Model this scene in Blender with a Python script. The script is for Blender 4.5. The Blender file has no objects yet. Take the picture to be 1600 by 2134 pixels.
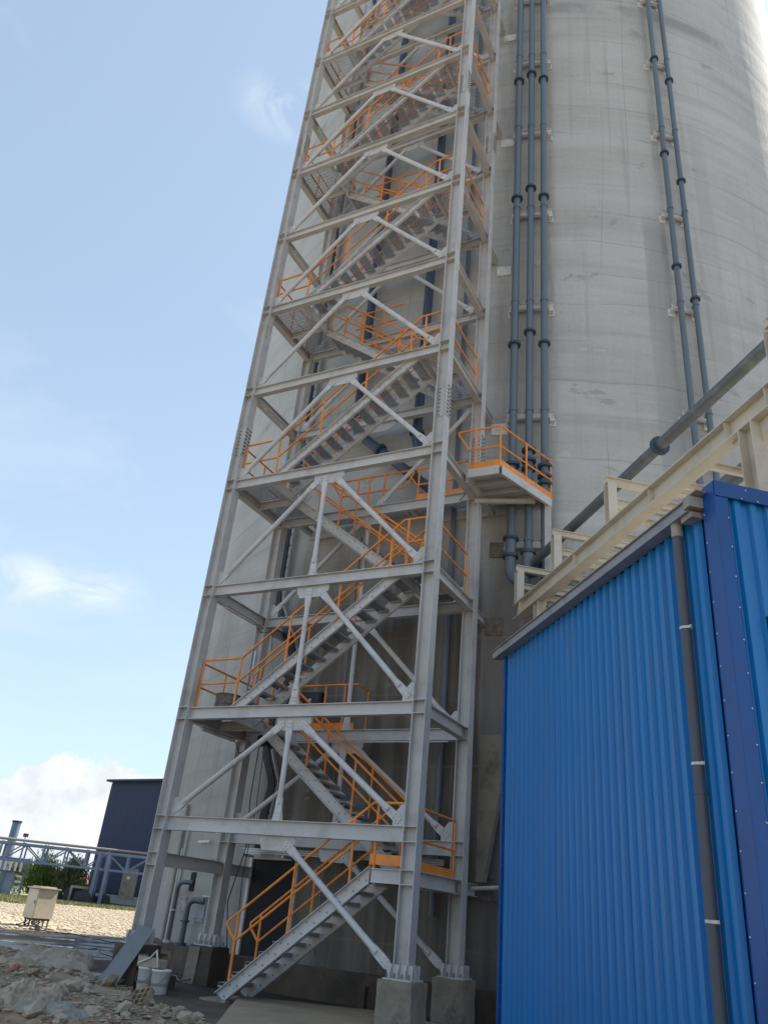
import bpy, math, random
from mathutils import Vector, Matrix, noise as mnoise
R = math.radians
random.seed(7)
scene = bpy.context.scene
col = scene.collection

# ------------------------------------------------------------------ camera
PITCH, ROLL, YAW = R(27.28), R(5.86), R(-29.04)
CAM = Vector((5.96, -12.87, 1.08))
fw = Vector((math.sin(YAW)*math.cos(PITCH), math.cos(YAW)*math.cos(PITCH), math.sin(PITCH)))
rt = Vector((math.cos(YAW), -math.sin(YAW), 0))
up = rt.cross(fw)
c_, s_ = math.cos(ROLL), math.sin(ROLL)
rt, up = c_*rt + s_*up, -s_*rt + c_*up
cd = bpy.data.cameras.new('camera')
cam = bpy.data.objects.new('camera', cd)
col.objects.link(cam)
M = Matrix((rt, up, -fw)).transposed().to_4x4()
M.translation = CAM
cam.matrix_world = M
cd.sensor_fit = 'VERTICAL'; cd.sensor_height = 36.0
cd.lens = 36.0*1633/2134
cd.clip_start = 0.05; cd.clip_end = 9000
scene.camera = cam

# ------------------------------------------------------------------ light
SUN_AZ, SUN_EL = R(31), R(47)
sundir = Vector((math.sin(SUN_AZ)*math.cos(SUN_EL), math.cos(SUN_AZ)*math.cos(SUN_EL), math.sin(SUN_EL)))
w = bpy.data.worlds.new('World'); scene.world = w; w.use_nodes = True
wt = w.node_tree; wt.nodes.clear()
def wn(t, **k):
    n = wt.nodes.new(t)
    for a, b in k.items(): setattr(n, a, b)
    return n
def wmath(op, a, b=None, clamp=False):
    n = wn('ShaderNodeMath', operation=op, use_clamp=clamp)
    for i, v in enumerate((a, b)):
        if v is None: continue
        if isinstance(v, (int, float)): n.inputs[i].default_value = v
        else: wt.links.new(v, n.inputs[i])
    return n.outputs[0]
sky = wn('ShaderNodeTexSky', sky_type='NISHITA')
sky.sun_disc = False; sky.sun_elevation = SUN_EL; sky.sun_rotation = SUN_AZ
sky.air_density = 1.0; sky.dust_density = 1.0; sky.ozone_density = .8
tc = wn('ShaderNodeTexCoord')
sep = wn('ShaderNodeSeparateXYZ'); wt.links.new(tc.outputs['Generated'], sep.inputs[0])
ez = sep.outputs[2]
# thin high cloud, soft and stretched, all round the sky
mp = wn('ShaderNodeMapping'); mp.inputs['Scale'].default_value = (1.3, 1.3, 3.4); mp.inputs['Location'].default_value = (3.1, 0.4, 0.9)
wt.links.new(tc.outputs['Generated'], mp.inputs[0])
n1 = wn('ShaderNodeTexNoise'); n1.inputs['Scale'].default_value = 1.7; n1.inputs['Detail'].default_value = 9; n1.inputs['Roughness'].default_value = .62; n1.inputs['Distortion'].default_value = .5
wt.links.new(mp.outputs[0], n1.inputs[0])
wisp = wmath('MULTIPLY', wmath('SUBTRACT', n1.outputs[0], .55, True), 2.2, True)
# towering cumulus low over the horizon
mp2 = wn('ShaderNodeMapping'); mp2.inputs['Scale'].default_value = (1, 1, 1.25); mp2.inputs['Location'].default_value = (0.35, 0.1, 0.0)
wt.links.new(tc.outputs['Generated'], mp2.inputs[0])
n2 = wn('ShaderNodeTexNoise'); n2.inputs['Scale'].default_value = 5.5; n2.inputs['Detail'].default_value = 8; n2.inputs['Roughness'].default_value = .6
wt.links.new(mp2.outputs[0], n2.inputs[0])
top = wmath('SUBTRACT', wmath('ADD', wmath('MULTIPLY', n2.outputs[0], .42), -.08), ez)
cum = wmath('MULTIPLY', top, 70.0, True)
n3 = wn('ShaderNodeTexNoise'); n3.inputs['Scale'].default_value = 26; n3.inputs['Detail'].default_value = 7; n3.inputs['Roughness'].default_value = .6
wt.links.new(tc.outputs['Generated'], n3.inputs[0])
cshade = wn('ShaderNodeMapRange'); cshade.inputs[1].default_value = .3; cshade.inputs[2].default_value = .68
cshade.inputs[3].default_value = 4.5; cshade.inputs[4].default_value = 6.3
wt.links.new(n3.outputs[0], cshade.inputs[0])
ccol = wn('ShaderNodeVectorMath', operation='SCALE'); ccol.inputs[0].default_value = (.93, .965, 1.0)
wt.links.new(cshade.outputs[0], ccol.inputs['Scale'])
mixh = wn('ShaderNodeMix', data_type='RGBA')    # summer haze whitens the whole dome a little, more near the horizon
hz = wn('ShaderNodeMapRange'); hz.inputs[1].default_value = 0; hz.inputs[2].default_value = .6; hz.inputs[3].default_value = .66; hz.inputs[4].default_value = .4
wt.links.new(ez, hz.inputs[0]); wt.links.new(hz.outputs[0], mixh.inputs[0])
wt.links.new(sky.outputs[0], mixh.inputs[6]); mixh.inputs[7].default_value = (4.0, 5.1, 6.2, 1)
mixw = wn('ShaderNodeMix', data_type='RGBA'); wt.links.new(wmath('MULTIPLY', wisp, .55), mixw.inputs[0])
wt.links.new(mixh.outputs[2], mixw.inputs[6]); mixw.inputs[7].default_value = (5.0, 5.25, 5.6, 1)
CIRRUS = [((-.77, .56, .306), .10), ((-.722, .612, .318), .085), ((-.418, .436, .797), .075)]
# two torn cirrus wisps
mp3 = wn('ShaderNodeMapping'); mp3.inputs['Scale'].default_value = (9, 9, 22); mp3.inputs['Rotation'].default_value = (0, .35, .4)
wt.links.new(tc.outputs['Generated'], mp3.inputs[0])
n4 = wn('ShaderNodeTexNoise'); n4.inputs['Scale'].default_value = 1.0; n4.inputs['Detail'].default_value = 9; n4.inputs['Roughness'].default_value = .62; n4.inputs['Distortion'].default_value = .9
wt.links.new(mp3.outputs[0], n4.inputs[0])
last = mixw.outputs[2]
for (dx, dy, dz), rad in CIRRUS:
    vd = wn('ShaderNodeVectorMath', operation='DISTANCE'); vs_ = wn('ShaderNodeVectorMath', operation='MULTIPLY'); vs_.inputs[1].default_value = (1, 1, 2.3)
    wt.links.new(tc.outputs['Generated'], vs_.inputs[0]); wt.links.new(vs_.outputs[0], vd.inputs[0]); vd.inputs[1].default_value = (dx, dy, dz*2.3)
    mk = wn('ShaderNodeMapRange'); mk.interpolation_type = 'SMOOTHSTEP'; wt.links.new(vd.outputs['Value'], mk.inputs[0])
    mk.inputs[1].default_value = 0; mk.inputs[2].default_value = rad; mk.inputs[3].default_value = 1; mk.inputs[4].default_value = 0
    f = wmath('MULTIPLY', mk.outputs[0], wmath('MULTIPLY', wmath('SUBTRACT', n4.outputs[0], .4, True), 4.2, True))
    mw = wn('ShaderNodeMix', data_type='RGBA'); wt.links.new(wmath('MULTIPLY', f, .62), mw.inputs[0]); wt.links.new(last, mw.inputs[6]); mw.inputs[7].default_value = (5.6, 5.9, 6.3, 1)
    last = mw.outputs[2]
mixc = wn('ShaderNodeMix', data_type='RGBA'); wt.links.new(wmath('MULTIPLY', cum, .88), mixc.inputs[0])
wt.links.new(last, mixc.inputs[6]); wt.links.new(ccol.outputs[0], mixc.inputs[7])
bg = wn('ShaderNodeBackground'); bg.inputs[1].default_value = 0.09
wt.links.new(mixc.outputs[2], bg.inputs[0])
wo = wn('ShaderNodeOutputWorld'); wt.links.new(bg.outputs[0], wo.inputs[0])

sl = bpy.data.lights.new('sun', 'SUN'); sl.energy = 4.0; sl.angle = R(.53); sl.color = (1, .95, .88)
so = bpy.data.objects.new('sun', sl); col.objects.link(so)
so.rotation_euler = sundir.to_track_quat('Z', 'Y').to_euler(); so.location = (20, 30, 70)
scene.view_settings.view_transform = 'Standard'; scene.view_settings.look = 'None'
scene.view_settings.gamma = 1; scene.view_settings.use_curve_mapping = False
scene.view_settings.exposure = 1.1
scene.render.engine = 'CYCLES'

# ------------------------------------------------------------------ materials
def mat(name, base, rough=.6, metal=0, var=.12, scale=3.0, detail=5, bump=0.0, bscale=30, dirt=None, dirt_amt=0.0, dirt_scale=1.5, stretch=(1, 1, 1), spec=.5, coord='Object', rust=0):
    m = bpy.data.materials.new(name); m.use_nodes = True
    t = m.node_tree; b = t.nodes['Principled BSDF']
    tcn = t.nodes.new('ShaderNodeTexCoord'); mpn = t.nodes.new('ShaderNodeMapping')
    mpn.inputs['Scale'].default_value = stretch
    t.links.new(tcn.outputs[coord], mpn.inputs[0])
    nz = t.nodes.new('ShaderNodeTexNoise'); nz.inputs['Scale'].default_value = scale; nz.inputs['Detail'].default_value = detail; nz.inputs['Roughness'].default_value = .6
    t.links.new(mpn.outputs[0], nz.inputs[0])
    cr = t.nodes.new('ShaderNodeValToRGB')
    cr.color_ramp.elements[0].position = .3; cr.color_ramp.elements[1].position = .7
    cr.color_ramp.elements[0].color = (*[c*(1-var) for c in base], 1); cr.color_ramp.elements[1].color = (*[min(1, c*(1+var)) for c in base], 1)
    t.links.new(nz.outputs[0], cr.inputs[0]); out = cr.outputs[0]
    if dirt:
        nd = t.nodes.new('ShaderNodeTexNoise'); nd.inputs['Scale'].default_value = dirt_scale; nd.inputs['Detail'].default_value = 8; nd.inputs['Roughness'].default_value = .68
        t.links.new(mpn.outputs[0], nd.inputs[0])
        mr = t.nodes.new('ShaderNodeMapRange'); mr.inputs[1].default_value = .5; mr.inputs[2].default_value = .68; mr.inputs[4].default_value = dirt_amt
        t.links.new(nd.outputs[0], mr.inputs[0])
        mx = t.nodes.new('ShaderNodeMix'); mx.data_type = 'RGBA'
        t.links.new(mr.outputs[0], mx.inputs[0]); t.links.new(out, mx.inputs[6]); mx.inputs[7].default_value = (*dirt, 1)
        out = mx.outputs[2]
    if rust:
        nr = t.nodes.new('ShaderNodeTexNoise'); nr.inputs['Scale'].default_value = 5.5; nr.inputs['Detail'].default_value = 9; nr.inputs['Roughness'].default_value = .75
        t.links.new(tcn.outputs[coord], nr.inputs[0])
        mq = t.nodes.new('ShaderNodeMapRange'); mq.inputs[1].default_value = .62; mq.inputs[2].default_value = .68; mq.inputs[4].default_value = rust
        t.links.new(nr.outputs[0], mq.inputs[0])
        mz = t.nodes.new('ShaderNodeMix'); mz.data_type = 'RGBA'; t.links.new(mq.outputs[0], mz.inputs[0]); t.links.new(out, mz.inputs[6]); mz.inputs[7].default_value = (.24, .13, .07, 1)
        out = mz.outputs[2]
    t.links.new(out, b.inputs['Base Color'])
    b.inputs['Roughness'].default_value = rough; b.inputs['Metallic'].default_value = metal
    b.inputs['Specular IOR Level'].default_value = spec
    if bump:
        nb = t.nodes.new('ShaderNodeTexNoise'); nb.inputs['Scale'].default_value = bscale; nb.inputs['Detail'].default_value = 6
        t.links.new(mpn.outputs[0], nb.inputs[0])
        bp = t.nodes.new('ShaderNodeBump'); bp.inputs['Strength'].default_value = bump; bp.inputs['Distance'].default_value = .02
        t.links.new(nb.outputs[0], bp.inputs['Height']); t.links.new(bp.outputs[0], b.inputs['Normal'])
    return m
MT = {}
MT['steel'] = mat('grey_steel_paint', (.55, .537, .52), .5, 0, .06, 1.2, rust=.45, dirt=(.27, .23, .19), dirt_amt=.4, dirt_scale=2.2, bump=.12, bscale=14, coord='Object')
MT['brace'] = mat('brace_paint', (.6, .59, .575), .45, 0, .05, 1.4, rust=.3, dirt=(.24, .21, .18), dirt_amt=.35, dirt_scale=3.0, bump=.1, bscale=16)
MT['bolt'] = mat('bolt_steel', (.2, .195, .19), .5, .4, .2, 20)
MT['boltl'] = mat('bolt_painted', (.5, .48, .45), .5, 0, .1, 20)
MT['orange'] = mat('orange_paint', (.86, .28, .035), .45, 0, .12, 2.5, rust=.4, dirt=(.35, .13, .05), dirt_amt=.5, dirt_scale=4)
MT['galv'] = mat('galvanised_grating', (.38, .4, .43), .5, .2, .2, 8)
MT['plate'] = mat('checker_plate', (.3, .32, .35), .5, .15, .2, 5, dirt=(.12, .1, .09), dirt_amt=.6, dirt_scale=3)
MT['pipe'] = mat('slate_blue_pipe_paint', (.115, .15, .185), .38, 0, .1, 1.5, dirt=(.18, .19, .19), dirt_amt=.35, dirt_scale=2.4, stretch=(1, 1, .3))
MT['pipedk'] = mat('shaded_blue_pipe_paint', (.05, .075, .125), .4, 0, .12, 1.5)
MT['flange'] = mat('flange_steel', (.06, .085, .11), .45, .2, .15, 6)
MT['pipegrey'] = mat('grey_green_pipe', (.11, .13, .14), .42, .1, .1, 1.2, dirt=(.3, .3, .27), dirt_amt=.5, dirt_scale=2.5)
MT['cream'] = mat('cream_steel_paint', (.6, .545, .45), .55, 0, .06, 1.3, rust=.25, dirt=(.38, .3, .22), dirt_amt=.45, dirt_scale=2)
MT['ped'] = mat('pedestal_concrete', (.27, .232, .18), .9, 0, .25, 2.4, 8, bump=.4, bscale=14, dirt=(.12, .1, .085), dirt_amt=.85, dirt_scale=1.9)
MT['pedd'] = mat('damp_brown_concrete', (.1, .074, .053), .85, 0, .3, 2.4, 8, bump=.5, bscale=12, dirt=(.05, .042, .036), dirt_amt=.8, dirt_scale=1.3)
MT['slab'] = mat('slab_concrete', (.33, .255, .17), .9, 0, .15, 2, 8, bump=.3, bscale=20, dirt=(.16, .13, .1), dirt_amt=.7, dirt_scale=1.1)
MT['blue'] = mat('sky_blue_coated_sheet', (.004, .185, .5), .38, 0, .05, 1.0, bump=.2, bscale=2.2, dirt=(.07, .18, .33), dirt_amt=.4, dirt_scale=2.2, stretch=(1, 1, .22))
MT['navy'] = mat('royal_blue_trim', (.003, .075, .3), .4, 0, .07, 1.2, bump=.15, bscale=1.5, dirt=(.02, .045, .13), dirt_amt=.5)
MT['gutter'] = mat('grey_gutter', (.3, .3, .32), .5, 0, .08, 1.4, dirt=(.12, .115, .11), dirt_amt=.6, dirt_scale=3)
MT['gutterl'] = mat('tan_gutter_outlet', (.33, .31, .27), .55, 0, .1, 2, dirt=(.2, .18, .14), dirt_amt=.6, dirt_scale=5)
MT['dpipe'] = mat('grey_plastic_downpipe', (.085, .09, .11), .5, 0, .08, 1.5, dirt=(.15, .13, .12), dirt_amt=.4, dirt_scale=3, stretch=(1, 1, .2))
MT['white'] = mat('white_paint', (.7, .7, .68), .5, 0, .07, 4, dirt=(.35, .32, .28), dirt_amt=.7, dirt_scale=5)
MT['black'] = mat('black_plastic', (.02, .021, .024), .5, 0, .2, 5)
MT['cable'] = mat('black_cable_sheath', (.022, .026, .035), .42, 0, .25, 3)
MT['tray'] = mat('perforated_tray_zinc', (.5, .52, .53), .4, .5, .1, 9)
MT['dark'] = mat('doorway_interior', (.02, .02, .022), .9)
MT['beige'] = mat('beige_cabinet_paint', (.56, .5, .38), .5, 0, .05, 2, dirt=(.35, .29, .2), dirt_amt=.5, dirt_scale=2.5)
MT['navyfar'] = mat('dark_navy_cladding', (.016, .029, .075), .7, 0, .06, .35, stretch=(1, 1, .2))
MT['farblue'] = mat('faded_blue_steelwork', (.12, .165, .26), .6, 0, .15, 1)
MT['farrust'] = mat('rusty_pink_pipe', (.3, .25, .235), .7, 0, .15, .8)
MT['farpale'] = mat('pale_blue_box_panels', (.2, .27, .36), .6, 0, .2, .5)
MT['roofred'] = mat('red_tile_roof', (.4, .15, .1), .8, 0, .2, 1)
MT['heap'] = mat('dark_coal_heap', (.03, .03, .035), .95, 0, .3, 1)
MT['sheet'] = mat('blue_grey_steel_sheet', (.17, .185, .205), .45, .15, .12, 2.5, dirt=(.2, .19, .17), dirt_amt=.5, dirt_scale=4)
MT['wood'] = mat('weathered_formwork', (.28, .22, .16), .85, 0, .2, 5, dirt=(.36, .33, .29), dirt_amt=.7, dirt_scale=6)
MT['stone'] = mat('broken_concrete', (.29, .222, .155), .95, 0, .35, 4, 8, bump=.6, bscale=9, coord='Generated')
MT['stonew'] = mat('pale_plaster_rubble', (.4, .335, .255), .95, 0, .2, 4, 8, bump=.6, bscale=9, coord='Generated')
MT['stoner'] = mat('broken_brick', (.3, .15, .1), .95, 0, .3, 4, 8, bump=.6, bscale=9, coord='Generated')
MT['gravel'] = mat('sunlit_limestone_gravel', (.52, .44, .33), .95, 0, .3, .6, 8)
MT['sack'] = mat('dusty_woven_sack', (.4, .325, .23), .9, 0, .2, 5, 8, bump=.8, bscale=16, dirt=(.14, .12, .1), dirt_amt=.7, dirt_scale=2)
MT['sackg'] = mat('green_tinged_plastic_sheet', (.27, .27, .22), .6, 0, .25, 5, 8, bump=.5, bscale=14, dirt=(.14, .11, .09), dirt_amt=.8, dirt_scale=3)
MT['cloth'] = mat('crumpled_grey_cloth', (.36, .31, .25), .9, 0, .25, 5, 8, bump=.8, bscale=12)
MT['leafa'] = mat('willow_green_leaf', (.15, .22, .045), .7, 0, .35, .5)
MT['leafb'] = mat('olive_grey_leaf', (.17, .2, .1), .7, 0, .35, .5)
MT['bark'] = mat('tree_bark', (.1, .075, .055), .9)
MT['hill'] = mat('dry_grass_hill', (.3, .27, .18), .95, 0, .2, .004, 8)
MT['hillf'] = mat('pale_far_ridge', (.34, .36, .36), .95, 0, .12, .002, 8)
MT['grass'] = mat('short_grass', (.19, .19, .08), .9, 0, .35, .8)
MT['tube'] = mat('lamp_diffuser', (.6, .6, .6), .35)

for k_ in ('leafa', 'leafb'):
    t_ = MT[k_].node_tree; pb_ = t_.nodes['Principled BSDF']; tr_ = t_.nodes.new('ShaderNodeBsdfTranslucent'); ms_ = t_.nodes.new('ShaderNodeMixShader'); ms_.inputs[0].default_value = .5
    t_.links.new(pb_.inputs['Base Color'].links[0].from_socket, tr_.inputs[0]); t_.links.new(pb_.outputs[0], ms_.inputs[1]); t_.links.new(tr_.outputs[0], ms_.inputs[2])
    t_.links.new(ms_.outputs[0], t_.nodes['Material Output'].inputs[0])
def silo_mat():
    m = bpy.data.materials.new('slipformed_concrete'); m.use_nodes = True
    t = m.node_tree; b = t.nodes['Principled BSDF']; L = t.links.new
    def N(ty, **k):
        n = t.nodes.new(ty)
        for a, v in k.items(): setattr(n, a, v)
        return n
    def mth(op, a, b_=None, clamp=False):
        n = N('ShaderNodeMath', operation=op, use_clamp=clamp)
        for i, v in enumerate((a, b_)):
            if v is None: continue
            if isinstance(v, (int, float)): n.inputs[i].default_value = v
            else: L(v, n.inputs[i])
        return n.outputs[0]
    def mrange(v, a, b_, c=0, d=1, smooth=False):
        n = N('ShaderNodeMapRange')
        if smooth: n.interpolation_type = 'SMOOTHSTEP'
        L(v, n.inputs[0])
        for i, x in enumerate((a, b_, c, d)): n.inputs[i+1].default_value = x
        return n.outputs[0]
    tcn = N('ShaderNodeTexCoord'); sp = N('ShaderNodeSeparateXYZ'); L(tcn.outputs['Object'], sp.inputs[0])
    ang = mth('MULTIPLY', mth('ARCTAN2', sp.outputs[0], mth('MULTIPLY', sp.outputs[1], -1)), 11.6)   # metres round the wall
    cb = N('ShaderNodeCombineXYZ'); L(ang, cb.inputs[0]); L(sp.outputs[2], cb.inputs[1])
    def nz(sx, sy, det=8, rough=.6, dist=0, off=0):
        mp = N('ShaderNodeMapping'); mp.inputs['Scale'].default_value = (sx, sy, 1); mp.inputs['Location'].default_value = (off, off*.7, off)
        L(cb.outputs[0], mp.inputs[0])
        n = N('ShaderNodeTexNoise'); n.inputs['Scale'].default_value = 1; n.inputs['Detail'].default_value = det; n.inputs['Roughness'].default_value = rough; n.inputs['Distortion'].default_value = dist
        L(mp.outputs[0], n.inputs[0]); return n.outputs[0]
    def mix(f, a, b_):
        n = N('ShaderNodeMix', data_type='RGBA')
        L(f, n.inputs[0])
        for i, v in ((6, a), (7, b_)):
            if isinstance(v, tuple): n.inputs[i].default_value = (*v, 1)
            else: L(v, n.inputs[i])
        return n.outputs[2]
    big = nz(.16, .12, 6)
    c = mix(mrange(big, .35, .65), (.415, .412, .385), (.53, .53, .505))
    bands = nz(.10, 1.1, 7, .65, .3, 5)                  # pour bands
    c = mix(mrange(bands, .44, .66, 0, .42), c, (.58, .585, .57))
    c = mix(mrange(nz(.13, 1.6, 6, .6, .4, 31), .5, .68, 0, .42), c, (.31, .31, .295))
    streak = nz(5.0, .14, 6, .6, 0, 9)                   # runs down the face
    c = mix(mrange(streak, .5, .74, 0, .4), c, (.5, .49, .465))
    c = mix(mrange(nz(3.3, .1, 6, .65, 0, 17), .55, .75, 0, .55), c, (.3, .28, .255))
    # shade of the lower lifts painted in brown, with stain runs and ragged edge
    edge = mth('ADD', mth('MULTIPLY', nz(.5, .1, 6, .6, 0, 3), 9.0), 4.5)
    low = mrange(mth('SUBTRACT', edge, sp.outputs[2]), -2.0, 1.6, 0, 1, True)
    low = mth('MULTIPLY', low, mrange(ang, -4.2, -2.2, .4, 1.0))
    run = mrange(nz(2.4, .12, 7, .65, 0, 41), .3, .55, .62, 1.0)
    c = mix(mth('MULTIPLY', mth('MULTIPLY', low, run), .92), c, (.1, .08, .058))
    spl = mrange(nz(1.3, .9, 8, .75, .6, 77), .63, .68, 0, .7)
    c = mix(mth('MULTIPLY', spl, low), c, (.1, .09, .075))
    # darker ring left between two lifts
    zz = mth('ABSOLUTE', mth('SUBTRACT', sp.outputs[2], mth('ADD', 30.6, mth('MULTIPLY', big, .6))))
    ring = mth('MULTIPLY', mrange(zz, .15, .5, 1, 0, True), mrange(nz(.5, .3, 5, .6, 0, 55), .42, .55))
    c = mix(mth('MULTIPLY', ring, .75), c, (.27, .27, .27))
    # long vertical strip patches
    def strip(a0, wd, z0, z1, k, colr):
        nonlocal c
        e = mth('ADD', ang, mth('MULTIPLY', nz(.8, .25, 5, .6, 0, a0), .25))
        s = mrange(mth('ABSOLUTE', mth('SUBTRACT', e, a0*11.6*math.pi/180)), wd*.5, wd*.5+.05, 1, 0)
        g = mth('MULTIPLY', mrange(sp.outputs[2], z0, z0+1, 0, 1), mrange(sp.outputs[2], z1-1, z1, 1, 0))
        f = mth('MULTIPLY', mth('MULTIPLY', s, g), mrange(nz(.9, .25, 7, .6, 0, a0+3), .3, .6, k*.5, k))
        c = mix(f, c, colr)
    strip(35.0, .62, 0, 21, .75, (.33, .345, .35)); strip(44, .5, 2, 26, .3, (.35, .35, .35))
    strip(16.5, 1.7, 2, 29, .3, (.33, .32, .305))
    # repairs: small ragged dark and pale patches
    pt = nz(.55, .9, 7, .68, .2, 23)
    c = mix(mrange(pt, .63, .65, 0, .6), c, (.3, .3, .29))
    c = mix(mrange(nz(.4, .8, 7, .65, .2, 63), .665, .68, 0, .4), c, (.62, .61, .59))
    lz = mth('ADD', sp.outputs[2], mth('MULTIPLY', nz(.12, .3, 3, .5, 0, 12), 1.2))
    lf = mth('ABSOLUTE', mth('SUBTRACT', mth('FRACT', mth('DIVIDE', mth('ADD', lz, 10), 1.22)), .5))
    c = mix(mth('MULTIPLY', mth('MULTIPLY', mrange(lf, 0, .03, 1, 0), mrange(nz(.35, .5, 6, .65, 0, 201), .42, .56)), .55), c, (.24, .235, .225))
    for a_, w_ in ((14.2, .16), (19.4, .14), (35.9, .16), (39.2, .12), (12.9, .2)):
        e = mrange(mth('ABSOLUTE', mth('SUBTRACT', mth('ADD', ang, mth('MULTIPLY', nz(1.5, .4, 4, .6, 0, a_), .12)), a_*11.6*math.pi/180+.06)), w_*.3, w_, 1, 0)
        c = mix(mth('MULTIPLY', e, mrange(nz(2.0, .28, 6, .65, 0, a_*3), .42, .62, 0, .55)), c, (.24, .2, .16))
    # hairline cracks and rope marks
    wob = mth('ADD', ang, mth('MULTIPLY', nz(.04, .035, 2, .5, 0, 83), 1.6))
    for k, (per, off, wd) in enumerate(((4.1, .3, .003), (6.3, 1.2, .002), (5.2, 2.0, .0022))):
        fr = mth('ABSOLUTE', mth('SUBTRACT', mth('FRACT', mth('DIVIDE', mth('ADD', wob, off+20), per)), .5))
        ln = mth('MULTIPLY', mrange(fr, 0, wd, 1, 0), mrange(nz(.25, .07, 2, .5, 0, 91+k*7), .5, .56))
        c = mix(mth('MULTIPLY', ln, .65), c, (.16, .15, .14))
    fine = nz(9, 9, 8, .7)
    mxx = N('ShaderNodeMix', data_type='RGBA', blend_type='MULTIPLY'); mxx.inputs[0].default_value = 1
    L(c, mxx.inputs[6]); g = mrange(fine, .3, .7, .93, 1.06); cg = N('ShaderNodeCombineXYZ')
    for i in range(3): L(g, cg.inputs[i])
    L(cg.outputs[0], mxx.inputs[7]); L(mxx.outputs[2], b.inputs['Base Color'])
    b.inputs['Roughness'].default_value = .82
    h = mth('ADD', mth('MULTIPLY', bands, 1.0), mth('ADD', mth('MULTIPLY', streak, .25), mth('MULTIPLY', fine, .12)))
    bp = N('ShaderNodeBump'); bp.inputs['Strength'].default_value = .55; bp.inputs['Distance'].default_value = .05
    L(h, bp.inputs['Height']); L(bp.outputs[0], b.inputs['Normal'])
    return m
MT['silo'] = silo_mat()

def ground_mat():
    m = bpy.data.materials.new('site_ground'); m.use_nodes = True
    t = m.node_tree; b = t.nodes['Principled BSDF']; L = t.links.new
    tcn = t.nodes.new('ShaderNodeTexCoord')
    def nz(s, d=8, r=.6, st=(1, 1, 1)):
        mp = t.nodes.new('ShaderNodeMapping'); mp.inputs['Scale'].default_value = st; L(tcn.outputs['Object'], mp.inputs[0])
        n = t.nodes.new('ShaderNodeTexNoise'); n.inputs['Scale'].default_value = s; n.inputs['Detail'].default_value = d; n.inputs['Roughness'].default_value = r
        L(mp.outputs[0], n.inputs[0]); return n.outputs[0]
    def mr(v, a, b_, c=0, d=1):
        n = t.nodes.new('ShaderNodeMapRange'); L(v, n.inputs[0])
        for i, x in enumerate((a, b_, c, d)): n.inputs[i+1].default_value = x
        return n.outputs[0]
    def mix(f, a, b_):
        n = t.nodes.new('ShaderNodeMix'); n.data_type = 'RGBA'
        L(f, n.inputs[0])
        for i, v in ((6, a), (7, b_)):
            if isinstance(v, tuple): n.inputs[i].default_value = (*v, 1)
            else: L(v, n.inputs[i])
        return n.outputs[2]
    def mth(op, a, b_):
        n = t.nodes.new('ShaderNodeMath'); n.operation = op; n.use_clamp = False
        for i, v in enumerate((a, b_)):
            if isinstance(v, (int, float)): n.inputs[i].default_value = v
            else: L(v, n.inputs[i])
        return n.outputs[0]
    sp = t.nodes.new('ShaderNodeSeparateXYZ'); L(tcn.outputs['Object'], sp.inputs[0])
    mud = mix(mr(nz(.8), .35, .65), (.105, .079, .054), (.2, .152, .104))
    grav = mix(mr(nz(3.0, 10, .75), .35, .65), (.26, .2, .135), (.45, .37, .26))
    grav = mix(mr(nz(.12), .45, .6, 0, .6), grav, (.4, .32, .21))
    grs = mix(mr(nz(1.5), .4, .6), (.2, .19, .09), (.34, .3, .18))
    # distance out on the open yard, measured from the silo foot
    dd = mth('ADD', mth('MULTIPLY', sp.outputs[0], -1.0), mth('MULTIPLY', nz(.2), 5.0))
    back_ = mth('ADD', mth('MULTIPLY', sp.outputs[1], -1.0), mth('MULTIPLY', nz(.3), 3.0))
    f1 = mth('MAXIMUM', mr(dd, 19.0, 22.0), mr(back_, 27, 30))
    c = mix(f1, mud, grav)
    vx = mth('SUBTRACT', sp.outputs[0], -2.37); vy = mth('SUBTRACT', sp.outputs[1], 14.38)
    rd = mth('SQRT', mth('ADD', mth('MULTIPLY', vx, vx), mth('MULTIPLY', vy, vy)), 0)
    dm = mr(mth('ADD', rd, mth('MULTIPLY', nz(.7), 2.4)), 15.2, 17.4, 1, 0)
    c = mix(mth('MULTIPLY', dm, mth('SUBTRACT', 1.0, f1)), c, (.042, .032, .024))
    c = mix(mr(dd, 62, 72), c, grs)
    L(c, b.inputs['Base Color'])
    wet = mr(nz(.35, 5, .55, (1, .5, 1)), .53, .56)
    dryf = mth('MULTIPLY', wet, mth('SUBTRACT', 1.0, f1))
    L(mr(dryf, 0, 1, .9, .45), b.inputs['Roughness'])
    bp = t.nodes.new('ShaderNodeBump'); bp.inputs['Distance'].default_value = .06
    L(mr(dryf, 0, 1, .9, .03), bp.inputs['Strength'])
    L(nz(5, 10, .7), bp.inputs['Height']); L(bp.outputs[0], b.inputs['Normal'])
    return m
MT['ground'] = ground_mat()

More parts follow.
